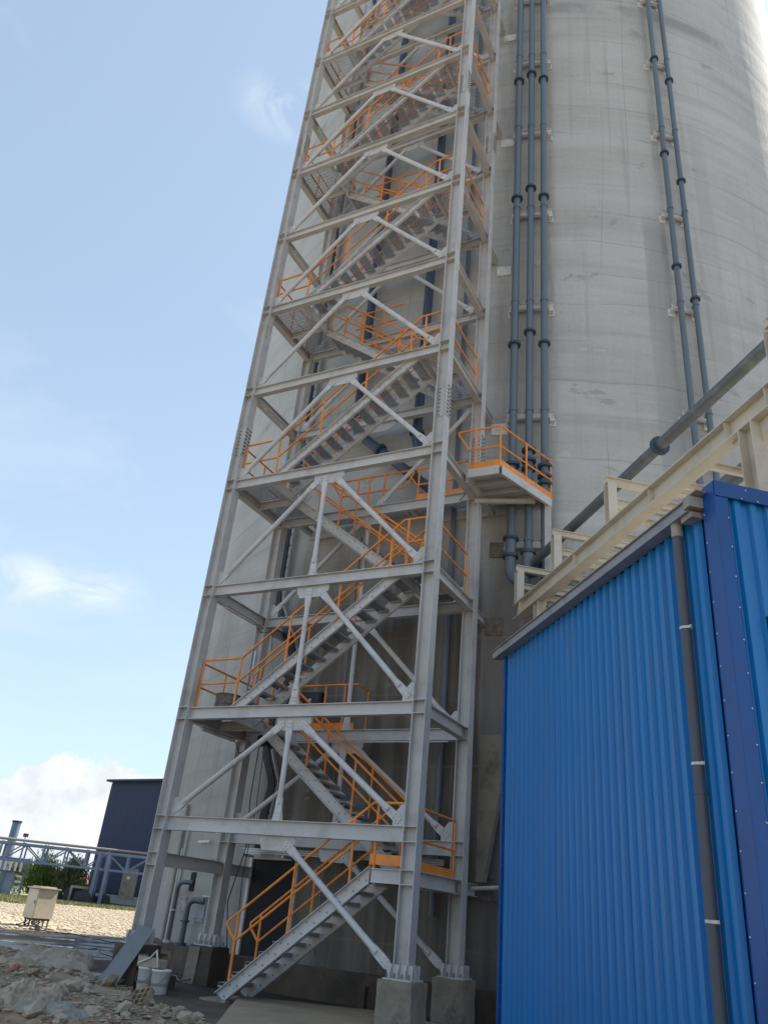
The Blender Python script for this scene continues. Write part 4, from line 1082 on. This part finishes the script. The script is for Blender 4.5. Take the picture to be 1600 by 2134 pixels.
# ------------------------------------------------------------------ things at the left foot
t = thing('steel_sheet', 'flat blue grey steel sheet leaning on the front left column', 'steel sheet', (-5.57, -.5, G))
b = MB(); b.prism([(-5.74, -.55, G), (-5.30, -.53, G), (-4.93, -.2, .52), (-5.30, -.22, .56)], (0, -.008, .006)); b.build('sheet', 'sheet', t)
def lathe(b, c, prof, n=24):
    vs = []; m_ = len(prof)
    for r_, z in prof:
        for j in range(n): a = 2*math.pi*j/n; vs.append((c[0]+r_*math.cos(a), c[1]+r_*math.sin(a), c[2]+z))
    b.add(vs, [(i*n+j, i*n+(j+1) % n, (i+1)*n+(j+1) % n, (i+1)*n+j) for i in range(m_-1) for j in range(n)], True)
for (x, y, lab) in ((-4.84, -.28, 'left one of two white plastic buckets, tool tray standing on it'), (-4.44, -.38, 'right one of two white plastic buckets, bare wire handle hanging down')):
    t = thing('bucket', lab, 'bucket', (x, y, G), 'white plastic buckets beside the steel sheet')
    b = MB(); lathe(b, (x, y, G), [(0, .0), (.135, 0), (.14, .01), (.162, .33), (.172, .335), (.172, .365), (.165, .37), (.155, .36), (.15, .12), (0, .12)]); b.build('body', 'white', t)
    b = MB(); b.tube([(x-.17*math.cos(a)+0, y-.17*abs(math.sin(a))*.9-.03, G+.33-.2*math.sin(a)) for a in [math.pi*k/10 for k in range(11)]], .004, 5); b.build('handle', 'bolt', t)
    b = MB(); b.tube([(x-.17, y, G+.30), (x-.16, y, G+.32)], .15, 4); 
t = thing('tool_tray', 'dusty open white tray with a bent handle resting on the left bucket', 'tray', (-4.8, -.3, G+.37))
b = MB()
b.box(-4.98, -4.52, -.42, -.41, G+.375, G+.53); b.box(-4.98, -4.52, -.2, -.19, G+.375, G+.5); b.box(-4.99, -4.98, -.42, -.19, G+.375, G+.55); b.box(-4.52, -4.51, -.42, -.19, G+.375, G+.48); b.box(-4.98, -4.52, -.409, -.201, G+.375, G+.385)
b.build('tray_body', 'stonew', t)
b = MB(); b.tube([(-4.95, -.43, G+.42), (-4.7, -.44, G+.52), (-4.58, -.44, G+.64), (-4.5, -.44, G+.4)], .014, 6); b.build('handle', 'white', t)
t = thing('formwork_panel', 'small mortar crusted timber formwork panel standing behind the buckets', 'panel', (-5.38, .6, G))
b = MB(); b.box(-5.66, -5.12, .6, .62, -.2, .14)
o = b.build('panel_board', 'wood', t)
for x0_, x1_, z0_, z1_ in ((-5.68, -5.62, -.22, .16), (-5.15, -5.09, -.22, .16), (-5.619, -5.151, .1, .16), (-5.42, -5.37, -.2, .099), (-5.619, -5.151, -.24, -.201)):
    b = MB(); b.box(x0_, x1_, .56, .599, z0_, z1_); b.build('batten', 'wood', t)
b = MB(); b.box(-5.7, -5.05, .5, .8, G, -.24); b.build('timber_base', 'pedd', t)

# rubble heap: lumpy ground sheet
def heap(name, m, x0, x1, y0, y1, hfun, n, kind='stuff', lab=None, cat=None, tall=0):
    b = MB(); vs = []; fs = []
    for i in range(n+1):
        for j in range(n+1):
            x = x0+(x1-x0)*i/n; y = y0+(y1-y0)*j/n; vs.append((x, y, hfun(x, y)))
    for i in range(n):
        for j in range(n): fs.append((i*(n+1)+j, (i+1)*(n+1)+j, (i+1)*(n+1)+j+1, i*(n+1)+j+1))
    b.add(vs, fs, True); o = b.build(name, m); o['kind'] = kind
    if lab: tag(o, lab, cat)
    return o
MT['rubble'] = mat('rubble_dust', (.27, .2, .13), .95, 0, .4, 3.5, 10, bump=.9, bscale=12, dirt=(.1, .085, .07), dirt_amt=.8, dirt_scale=1.6)
def hh_(x, y):
    m1 = .24*max(0, 1-((x+3.3)/2.5)**2-((y+4.3)/2.6)**2)**.7
    m1 = max(m1, .13*max(0, 1-((x+7.2)/2.9)**2-((y+1.3)/1.7)**2)**.8, .17*max(0, 1-((x+13)/4.5)**2-((y-.6)/2.6)**2)**.8, .12*max(0, 1-((x+5)/1.6)**2-((y+2.2)/1.3)**2)**.8)
    if m1 <= 0: return G-.06
    k = min(1, m1/.07)
    return G-.03+m1+k*(.05*mnoise.noise(Vector((x*2.2, y*2.2, 1)))+.045*mnoise.noise(Vector((x*6, y*6, 4)))+.02*mnoise.noise(Vector((x*17, y*17, 9))))
heap('rubble_heap', 'rubble', -18, -.6, -7, 3.5, hh_, 190, 'stuff', 'long low heap of dusty building rubble at the lower left', 'rubble')
def rock(seed, r=1, n=1):
    rr = random.Random(seed); t = (1+5**.5)/2
    vs = [Vector(v).normalized() for v in ((-1,t,0),(1,t,0),(-1,-t,0),(1,-t,0),(0,-1,t),(0,1,t),(0,-1,-t),(0,1,-t),(t,0,-1),(t,0,1),(-t,0,-1),(-t,0,1))]
    fs = [(0,11,5),(0,5,1),(0,1,7),(0,7,10),(0,10,11),(1,5,9),(5,11,4),(11,10,2),(10,7,6),(7,1,8),(3,9,4),(3,4,2),(3,2,6),(3,6,8),(3,8,9),(4,9,5),(2,4,11),(6,2,10),(8,6,7),(9,8,1)]
    sx, sy, sz = rr.uniform(.8, 1.3), rr.uniform(.6, 1), rr.uniform(.35, .7)
    return [Vector((v.x*sx, v.y*sy, v.z*sz))*rr.uniform(.7, 1.15) for v in vs], fs
# countable lumps on the heap
lum = []
rr = random.Random(11)
for k in range(9):
    vs, fs = rock(k*3+1); b = MB(); b.add([v*1.0 for v in vs], fs); 
    for mm in ('stone', 'stonew', 'stoner'): lum.append((b.mesh('lump', mm), mm))
LB = {'stone': 'grey brown lump of broken concrete on the rubble heap', 'stonew': 'pale lump of broken plaster on the rubble heap', 'stoner': 'reddish chunk of broken brick on the rubble heap'}
cnt = 0
while cnt < 220:
    x = rr.uniform(-7.5, -1.4); y = rr.uniform(-5.6, 0.2); h = hh_(x, y)
    if h < G+.02: continue
    me, mm = rr.choice(lum) if rr.random() > .25 else lum[1]
    if mm == 'stoner' and rr.random() < .6: continue
    s = rr.choice((.04, .05, .06, .075, .09, .12, .16))*rr.uniform(.7, 1.2)
    o = bpy.data.objects.new('rubble_lump', me); col.objects.link(o); o.location = (x, y, h+s*.25)
    o.scale = (s, s, s); o.rotation_euler = (rr.uniform(-.6, .6), rr.uniform(-.6, .6), rr.uniform(0, 6.3))
    tag(o, LB[mm], 'rubble', {'stone': 'broken concrete lumps on the heap', 'stonew': 'broken plaster lumps on the heap', 'stoner': 'brick chunks on the heap'}[mm]); cnt += 1
def scatter(name, m, n, area, smin, smax, zf, seed, lab, cat, flat=.6, dens=None):
    rr = random.Random(seed); proto = [rock(seed*10+i) for i in range(8)]; V_ = []; F_ = []; k = 0
    while k < n:
        x = rr.uniform(area[0], area[1]); y = rr.uniform(area[2], area[3])
        if dens and rr.random() > dens(x, y): continue
        z = zf(x, y)
        if z is None: continue
        vs, fs = rr.choice(proto); s = smin+(smax-smin)*rr.random()**2.5; a = rr.uniform(0, 6.28); ca, sa = math.cos(a), math.sin(a); o = len(V_)
        V_ += [(x+(v.x*ca-v.y*sa)*s, y+(v.x*sa+v.y*ca)*s, z+v.z*s*flat+s*.15) for v in vs]; F_ += [tuple(i+o for i in f) for f in fs]; k += 1
    me = bpy.data.meshes.new(name); me.from_pydata(V_, [], F_); me.materials.append(MT[m]); me.update()
    o = bpy.data.objects.new(name, me); col.objects.link(o); o['kind'] = 'stuff'; tag(o, lab, cat)
zr_ = lambda x, y: (hh_(x, y) if hh_(x, y) > G+.005 else None)
scatter('rubble_chips', 'stone', 9000, (-16, -1.2, -6.5, 3.0), .012, .06, zr_, 21, 'small grey chips strewn over the rubble heap', 'rubble')
scatter('plaster_chips', 'stonew', 3500, (-9, -1.2, -6.2, 1.0), .012, .055, zr_, 22, 'pale plaster crumbs strewn over the rubble heap', 'rubble')
CMX = CAM.x; CMY = CAM.y
def fanpts(x, y):
    a = math.degrees(math.atan2(x-CMX, y-CMY)); return 1.0 if -54 < a < -38 else 0
MT['gravell'] = mat('limestone_gravel_loose', (.46, .38, .27), .95, 0, .3, 3, 8)
scatter('gravel', 'gravell', 26000, (-75, -17.5, 6, 62), .03, .13, lambda x, y: G, 31, 'sunlit pale gravel and broken stone spread over the yard', 'gravel', dens=fanpts)
scatter('spoil_row', 'gravell', 2600, (-40, -19.5, 8, 22), .05, .2, lambda x, y: G+.02, 32, 'low row of bigger spoil stones along the sunlit edge of the yard', 'rubble', dens=lambda x, y: fanpts(x, y)*max(0, 1-abs((y-10.5)-(-(x+20))*.55)/2.5))

# sacks, block, cloth
def blob(b, c, sx, sy, sz, seed, amp=.2, n=28, m_=18, rot=0, fold=6):
    vs = []; ca, sa = math.cos(rot), math.sin(rot)
    for i in range(m_+1):
        th = math.pi*i/m_
        for j in range(n):
            ph = 2*math.pi*j/n; d = Vector((math.sin(th)*math.cos(ph), math.sin(th)*math.sin(ph), math.cos(th)))
            k = 1+amp*mnoise.noise(d*1.7+Vector((seed, 0, 0)))-amp*.8*abs(mnoise.noise(d*fold*.7+Vector((0, seed, 0))))-amp*.4*abs(mnoise.noise(d*fold*1.6+Vector((seed, 3, 0))))+amp*.12*mnoise.noise(d*fold*5)
            p = Vector((d.x*sx*k, d.y*sy*k, d.z*sz*k)); vs.append((c[0]+p.x*ca-p.y*sa, c[1]+p.x*sa+p.y*ca, c[2]+p.z))
    b.add(vs, [(i*n+j, (i+1)*n+j, (i+1)*n+(j+1) % n, i*n+(j+1) % n) for i in range(m_) for j in range(n)], True)
def drape(b, c, s, seed, rot, n=64):
    ca, sa = math.cos(rot), math.sin(rot); vs = []
    for i in range(n+1):
        for j in range(n+1):
            u, v = 2*i/n-1, 2*j/n-1
            e = 1+.28*mnoise.noise(Vector((u*1.4+seed, v*1.4, 0)))+.12*mnoise.noise(Vector((u*4, v*4, seed)))
            x, y = u*s[0]*e, v*s[1]*e
            r2 = min(1, max(abs(u), abs(v))**2*.7+(u*u+v*v)*.3)
            q = Vector((u*1.5+seed, v*3.2, seed)); w1 = mnoise.noise(q)*1.4
            f = abs(mnoise.noise(Vector((u*2.2+w1, v*5+seed, 1))))*1.2+abs(mnoise.noise(Vector((u*6+w1, v*9+seed, 5))))*.5+abs(mnoise.noise(Vector((u*14, v*13+w1, 8))))*.1
            h = s[2]*((1-r2)**.6*1.5+(f-.4)*.9*(1-.3*r2))
            h = min(h, 3.2*s[2]*(1-r2)**.5+.0)
            X, Y = c[0]+x*ca-y*sa, c[1]+x*sa+y*ca
            vs.append((X, Y, max(hh_(X, Y), G)+max(-.03, h)-.01))
    b.add(vs, [(i*(n+1)+j, (i+1)*(n+1)+j, (i+1)*(n+1)+j+1, i*(n+1)+j+1) for i in range(n) for j in range(n)], True)
    m0 = len(vs); lo = [Vector(v)-Vector((0, 0, .025)) for v in vs]      # underside, so that the cloth has thickness
    b.add(lo, [(i*(n+1)+j, i*(n+1)+j+1, (i+1)*(n+1)+j+1, (i+1)*(n+1)+j) for i in range(n) for j in range(n)], True)
for c, s, m, rot, lab in (((-3.3, -4.2, G), (1.15, .42, .10), 'sack', -.84, 'large dusty tan woven sack slumped at the bottom left corner'),
                      ((-2.35, -4.75, G), (.42, .3, .07), 'sackg', .3, 'greenish plastic sheet crumpled on the rubble at the bottom edge'),
                      ((-7.7, -.9, G), (.5, .25, .08), 'sack', .2, 'flat pale sack lying on the rubble near the left edge'),
                      ((-8.7, 1.3, G), (.85, .7, .2), 'cloth', .5, 'crumpled grey tarpaulin bundle lying on the mud left of the steel sheet')):
    b = MB(); drape(b, c, s, c[0], rot); o = b.build('sack' if m != 'cloth' else 'tarpaulin', m, origin=(c[0], c[1], G)); tag(o, lab, 'sack' if m == 'sack' else ('plastic sheet' if m == 'sackg' else 'tarpaulin'))
t = thing('hollow_block', 'broken hollow clay block with open cells lying on the rubble', 'block', (-2.5, -3.0, G+.1))
b = MB()
e1 = Vector((.9, .15, .25)).normalized(); e2 = Vector((-.2, .75, .62)).normalized(); e3 = e1.cross(e2).normalized(); e2 = e3.cross(e1)
o0 = Vector((-2.62, -3.12, G+.1))
for i in range(4): b.obox(o0+e1*i*.085, o0+e1*i*.085+e2*.3, .014, .1, e3)
for j in range(4): b.obox(o0+e2*(.005+j*.097)-e1*.006, o0+e2*(.005+j*.097)+e1*.261, .014, .098, e3)
b.build('block_body', 'stone', t)
for c, s, lab in (((-5.2, -1.7, G+.12), (.3, .2, .05), 'flat broken concrete slab piece in front of the steel sheet'), ((-3.6, -2.4, G+.12), (.3, .2, .05), 'tilted grey concrete slab piece above the hollow block')):
    b = rough_block(c[0]-s[0], c[0]+s[0], c[1]-s[1], c[1]+s[1], c[2]-s[2], c[2]+s[2], c[0], .02, 4); o = b.build('slab_piece', 'stone', origin=c); o.rotation_euler = (.12, .1, .5); tag(o, lab, 'rubble')
# wet streaks: shallow puddles standing on the mud
MT['water'] = mat('puddle_water', (.05, .045, .04), .1, 0, .05, 1)
MT['water'].node_tree.nodes['Principled BSDF'].inputs['Specular IOR Level'].default_value = .8
b = MB(); rr = random.Random(5)
for (x, y, a, bb_, ro) in ((-13.5, 5.2, 1.9, .22, .6), (-11.3, 3.6, 1.3, .16, .5), (-7.6, 1.2, .7, .1, .4), (-15.5, 8.0, 2.2, .3, .7), (-8.6, 3.6, 1.0, .18, .5), (-12.5, 7.6, 1.6, .3, .6), (-9.8, 1.0, 1.1, .12, .5)):
    n = 36; vs = [(x, y, G+.006)]
    for j in range(n):
        t_ = 2*math.pi*j/n; k = 1+.5*mnoise.noise(Vector((math.cos(t_)*1.5+x, math.sin(t_)*1.5, y)))
        px, py = a*k*math.cos(t_), bb_*k*math.sin(t_); vs.append((x+px*math.cos(ro)-py*math.sin(ro), y+px*math.sin(ro)+py*math.cos(ro), G+.006))
    b.add(vs, [(0, 1+j, 1+(j+1) % n) for j in range(n)])
o = b.build('puddles', 'water', kind='stuff')
o['label'] = 'shallow puddles reflecting the sky on the muddy ground'
# loose hose
b = MB(); b.tube([(-21+i*.5, 10.2-i*.08+.3*math.sin(i*.9), G+.03+.04*abs(math.sin(i*1.7))) for i in range(26)], .02, 6)
b.tube([(-12+i*.35, 5.5-.2*i+.2*math.sin(i*1.3), G+.03+.1*max(0, math.sin(i*.7))) for i in range(20)], .015, 6)
o = b.build('hose', 'cable', origin=(-15, 8, G)); tag(o, 'thin black hose lying across the muddy ground', 'hose')

# ------------------------------------------------------------------ cabinet
cx, cy = -19.9, 10.7; ca = R(-20)
cab = thing('electrical_cabinet', 'beige metal electrical cabinet on thin legs in the open yard', 'cabinet', (cx, cy, G))
def rbox(b, x0, x1, y0, y1, z0, z1):
    s = len(b.v); b.box(x0, x1, y0, y1, z0, z1)
    for i in range(s, len(b.v)):
        v = b.v[i]; b.v[i] = Vector((cx+v.x*math.cos(ca)-v.y*math.sin(ca), cy+v.x*math.sin(ca)+v.y*math.cos(ca), v.z))
b = MB(); rbox(b, -.6, .4, -.35, .35, -.07, .88); b.build('body', 'beige', cab)
b = MB(); rbox(b, -.66, .46, -.43, .43, .901, .94); rbox(b, -.5, .3, -.3, .3, .941, .98); b.build('roof', 'beige', cab)
b = MB(); rbox(b, -.56, .36, -.375, -.351, -.08, .86); dr = b.build('door', 'beige', cab)
b = MB(); rbox(b, .25, .29, -.40, -.376, .4, .5); b.build('handle', 'black', dr)
b = MB(); rbox(b, -.98, -.62, -.2, .25, -.08, .78); b.build('side_box', 'beige', cab)
b = MB(); rbox(b, -.55, .36, -.3, .3, -.14, -.071); b.build('base_frame', 'pedd', cab)
for sx in (-.5, -.1, .31):
    for sy in (-.28, .24): b = MB(); rbox(b, sx, sx+.05, sy, sy+.05, G, -.141); b.build('leg', 'bolt', cab)
b = MB()
for i in range(7):
    x_ = cx-.4+i*.12; b.tube([(x_, cy, -.1), (x_+.1*math.sin(i), cy-.2, -.25), (x_-.3+.1*i, cy-.5*math.cos(i), G+.02), (x_-1+.3*i, cy-.9, G+.02)], .018, 5)
b.build('supply_cable', 'cable', cab)

# ------------------------------------------------------------------ far background
def polar(az, d, z=0): a = R(az); return Vector((CAM.x+math.sin(a)*d, CAM.y+math.cos(a)*d, z))
# navy building
nb = thing('navy_building', 'tall dark navy windowless industrial building beyond the yard', 'building', tuple(polar(-43, 110, G)))
A = polar(-45.25, 113, G); B = polar(-37, 96, G); dirv = (B-A).normalized(); nrm = Vector((-dirv.y, dirv.x, 0))
if nrm.dot(CAM-A) > 0: nrm = -nrm
HB = 14.1
b = MB(); b.prism([A, B, B+nrm*30, A+nrm*30], (0, 0, HB)); b.build('wall', 'navyfar', nb)
b = MB()
for i in range(10):
    p0 = A+dirv*i*1.9-nrm*.06; b.obox(p0+Vector((0, 0, .6)), p0+dirv*1.86+Vector((0, 0, .6)), .1, .9); 
b.build('plinth', 'gutter', nb)
for i in range(13):
    b = MB(); p = A+dirv*(i*1.5+.75)-nrm*.05; prof = []
    b.obox(p+Vector((0, 0, 1.2)), p+Vector((0, 0, HB-.3)), 1.485, .03, nrm); b.build('cladding_panel', 'navyfar', nb)
b = MB(); b.obox(A-dirv*.4-nrm*.1+Vector((0, 0, HB)), B+dirv*.2-nrm*.1+Vector((0, 0, HB)), 1.2, .25); b.build('roof_edge', 'navyfar', nb)
pd = A+dirv*6.2-nrm*.12
b = MB(); b.obox(pd+Vector((0, 0, 2.4)), pd+dirv*2.7+Vector((0, 0, 2.4)), .1, 3.2); dd_ = b.build('door', 'ped', nb, label='grey metal door')
b = MB(); q = pd-nrm*.06+dirv*.9+Vector((0, 0, 3.0)); b.obox(q, q+dirv*.5, .02, .3); b.build('door_sign', 'white', dd_)
# truss bridge
br = thing('pipe_bridge', 'blue steel truss pipe bridge on legs crossing in front of the navy building', 'truss bridge', tuple(polar(-44.2, 100, G)))
T0 = polar(-58, 102, 0); T1 = polar(-38, 96, 0); dT = (T1-T0); LT = dT.length; dT.normalize(); nT = Vector((-dT.y, dT.x, 0))
zt, zb = 4.55, 2.95
def tl(s, z, off=0): return T0+dT*s+nT*off+Vector((0, 0, z))
for off in (0, 2.0):
    for z in (zt, zb):
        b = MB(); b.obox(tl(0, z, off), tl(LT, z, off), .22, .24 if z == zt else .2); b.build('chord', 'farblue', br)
npan = 16; pw = LT/npan
for off in (0, 2.0):
    for i in range(npan+1):
        b = MB(); b.obox(tl(i*pw, zb, off), tl(i*pw, zt, off), .16 if i % 2 else .24, .16, nT); b.build('strut', 'farblue', br)
        if i < npan:
            b = MB(); a_, c2 = (zt, zb) if i % 2 else (zb, zt); b.obox(tl(i*pw, a_, off), tl((i+1)*pw, c2, off), .12, .12, nT); b.build('diagonal', 'farblue', br)
b = MB()
for i in range(npan+1): b.obox(tl(i*pw, zt+.1, 0), tl(i*pw, zt+.1, 2), .16, .16)
b.build('cross_ties', 'farblue', br)
b = MB(); b.tube([tl(0, zt+.42, .4), tl(LT, zt+.42, .4)], .11, 8); b.tube([tl(0, zt+.42, 1.3), tl(LT, zt+.42, 1.3)], .13, 8); b.build('pipe', 'farrust', br)
for az in (-44.75, -44.15, -54):
    s = (polar(az, 100, 0)-T0).dot(dT)
    for off in (0, 2):
        b = MB(); b.obox(tl(s+.0, G, off), tl(s, zt, off), .34, .34, nT); b.build('leg', 'farblue', br)
# chimney, lamp
t = thing('chimney', 'slim blue chimney standing far off behind the truss bridge', 'chimney', tuple(polar(-50.3, 150, G)))
p = polar(-50.3, 150, 0); b = MB(); b.tube([p+Vector((0, 0, G)), p+Vector((0, 0, 9.6))], .7, 14); b.build('stack', 'farblue', t)
b = MB(); b.disc(p+Vector((0, 0, 9.6)), (0, 0, 1), .78, .3); b.build('rim', 'navyfar', t)
p = polar(-49.6, 101, 0); t = thing('floodlight', 'small dark floodlight on a post above the truss bridge', 'floodlight', (p.x, p.y, zt))
b = MB(); b.tube([p+Vector((0, 0, 4.6)), p+Vector((0, 0, 5.5))], .05, 6); b.build('pole', 'black', t)
b = MB(); b.box(p.x-.25, p.x+.25, p.y-.15, p.y+.15, 5.4, 5.75); b.build('lamp_head', 'black', t)
# blue filter plant at the left edge
pb = polar(-50.6, 104, G); t = thing('filter_plant', 'pale blue steel filter plant with ribbed hoppers at the left edge', 'plant', tuple(pb))
ux = Vector((math.cos(R(49)), math.sin(R(49)), 0)); uy = Vector((-ux.y, ux.x, 0)); ctr = polar(-50.9, 106, 0)
def fb(b, a0, a1, d0, d1, z0, z1):
    P_ = [ctr+ux*a0+uy*d0, ctr+ux*a1+uy*d0, ctr+ux*a1+uy*d1, ctr+ux*a0+uy*d1]; b.prism([q+Vector((0, 0, z0)) for q in P_], (0, 0, z1-z0))
b = MB(); fb(b, -6, -.9, 0, 4, G, 2.5); b.build('housing', 'farpale', t)
b = MB(); fb(b, -.7, 2.4, -1, 3, G, 1.9); b.build('housing', 'farpale', t, label='lower pale blue housing')
for i in range(7):
    b = MB(); fb(b, -.6+i*.55, -.35+i*.55, -1.3, -1.05, 2.0, 3.1); b.build('rib', 'white', t)
b = MB(); fb(b, -.8, 3.6, -1.2, 2.5, 3.15, 3.35); fb(b, -.8, 3.4, -1.2, 2.5, 1.92, 2.0); b.build('platform', 'farblue', t)
for a_ in (-.75, 1.2, 3.3):
    b = MB(); fb(b, a_, a_+.16, -1.25, -1.1, G, 3.15); b.build('post', 'farblue', t)
for i in range(4):
    b = MB(); fb(b, 2.6, 3.2, -1.25, -1.1, G+.2+i*.55, G+.42+i*.55); b.build('louvre', 'white', t)
b = MB(); b.tube([ctr+ux*-4.5-uy*.4+Vector((0, 0, G)), ctr+ux*-3.9-uy*.4+Vector((0, 0, 4.2))], .1, 6); b.tube([ctr+ux*-.8-uy*1.4+Vector((0, 0, G+.3)), ctr+ux*.9-uy*1.4+Vector((0, 0, G+2.2))], .06, 6); b.build('stay', 'white', t)
# trees
def tree(az, d, h, wd, m, lab, seed, droop):
    p = polar(az, d, G); t = thing('tree', lab, 'tree', tuple(p)); rr = random.Random(seed)
    b = MB(); b.tube([p, p+Vector((.1, 0, h*.3)), p+Vector((-.1, .1, h*.6))], h*.035, 8)
    for k in range(7):
        a = k*.9; b.tube([p+Vector((0, 0, h*(.25+.05*k))), p+Vector((math.cos(a)*wd*.3, math.sin(a)*wd*.3, h*(.45+.06*k)))], h*.014, 5)
    b.build('trunk', 'bark', t)
    V_ = []; F_ = []
    cl = [(rr.uniform(-1, 1)*wd*.38, rr.uniform(-1, 1)*wd*.38, h*rr.uniform(.3, .9)) for _ in range(26)]
    for c in cl:
        sh = 1-.55*max(0, (c[2]/h-.55)/.45)
        for _ in range(190):
            q = Vector((rr.gauss(0, 1), rr.gauss(0, 1), rr.gauss(0, 1)))*wd*.095; q.z *= 1.1+droop
            x_, y_, z_ = c[0]*sh+q.x, c[1]*sh+q.y, c[2]+q.z
            if z_ < .3: continue
            s = rr.uniform(.07, .15); n1_ = Vector((rr.gauss(0, 1), rr.gauss(0, 1), rr.gauss(0, 1))).normalized(); n2_ = n1_.cross(Vector((rr.gauss(0, 1), rr.gauss(0, 1), 1))).normalized()
            if droop: n1_ = Vector((n1_.x*.4, n1_.y*.4, 1.6)); 
            o = len(V_); c0 = p+Vector((x_, y_, z_))
            V_ += [c0-n1_*s, c0+n2_*s*.6, c0+n1_*s, c0-n2_*s*.6]; F_.append((o, o+1, o+2, o+3))
    b = MB(); b.add(V_, F_); b.build('crown', m, t)
tree(-48.0, 109, 3.9, 4.6, 'leafa', 'bright green weeping tree behind the beige cabinet', 1, .8)
tree(-46.5, 107, 4.3, 4.0, 'leafb', 'grey green loose tree between the weeping tree and the navy building', 2, .1)
tree(-49.4, 120, 3.6, 4, 'leafb', 'low grey green tree partly hidden by the filter plant', 3, .1)
# red roofed hut, heap, small parts
p = polar(-46.6, 135, G); t = thing('hut', 'low hut with a red tiled roof behind the trees', 'hut', tuple(p))
b = MB(); b.obox(p-ux*5+Vector((0, 0, 1.0)), p+ux*5+Vector((0, 0, 1.0)), 4, 2); b.build('wall', 'beige', t)
b = MB(); b.prism([p-ux*5.4+uy*-2.4+Vector((0, 0, 2)), p-ux*5.4+uy*2.4+Vector((0, 0, 2)), p-ux*5.4+Vector((0, 0, 3.3))], ux*10.8); b.build('roof', 'roofred', t)
b = MB(); c = polar(-46.1, 99, G)
for k in range(9): blob(b, (c.x+rr.uniform(-2, 3), c.y+rr.uniform(-1, 2), G+.2), rr.uniform(.7, 1.4), rr.uniform(.7, 1.2), rr.uniform(.6, 1.3), k, .3, 14, 9)
o = b.build('scrap_heap', 'heap', kind='stuff'); tag(o, 'dark heap of scrap piled left of the navy building', 'heap')
p = polar(-45.6, 97, G); t = thing('concrete_gantry', 'small weathered concrete frame by the scrap heap', 'frame', tuple(p))
b = MB()
for s in (-1, .9): b.obox(p+ux*s, p+ux*s+Vector((0, 0, 1.4)), .25, .3, uy)
b.obox(p-ux*1.1+Vector((0, 0, 1.5)), p+ux*1.05+Vector((0, 0, 1.5)), .3, .22); b.build('portal', 'ped', t)
# grass verge
rr = random.Random(3); V_ = []; F_ = []
for _ in range(14000):
    az = rr.uniform(-52.5, -40); d = rr.uniform(70, 104) if az < -47 else rr.uniform(82, 100)
    q = polar(az, d, G); h = rr.uniform(.05, .28); a = rr.uniform(0, 3.14); dx, dy = math.cos(a)*.06, math.sin(a)*.06; o = len(V_)
    V_ += [(q.x-dx, q.y-dy, G), (q.x+dx, q.y+dy, G), (q.x+rr.uniform(-.1, .1), q.y+rr.uniform(-.1, .1), G+h)]; F_.append((o, o+1, o+2))
b = MB(); b.add(V_, F_); o = b.build('grass', 'grass', kind='stuff'); tag(o, 'strip of short green grass before the far buildings', 'grass')
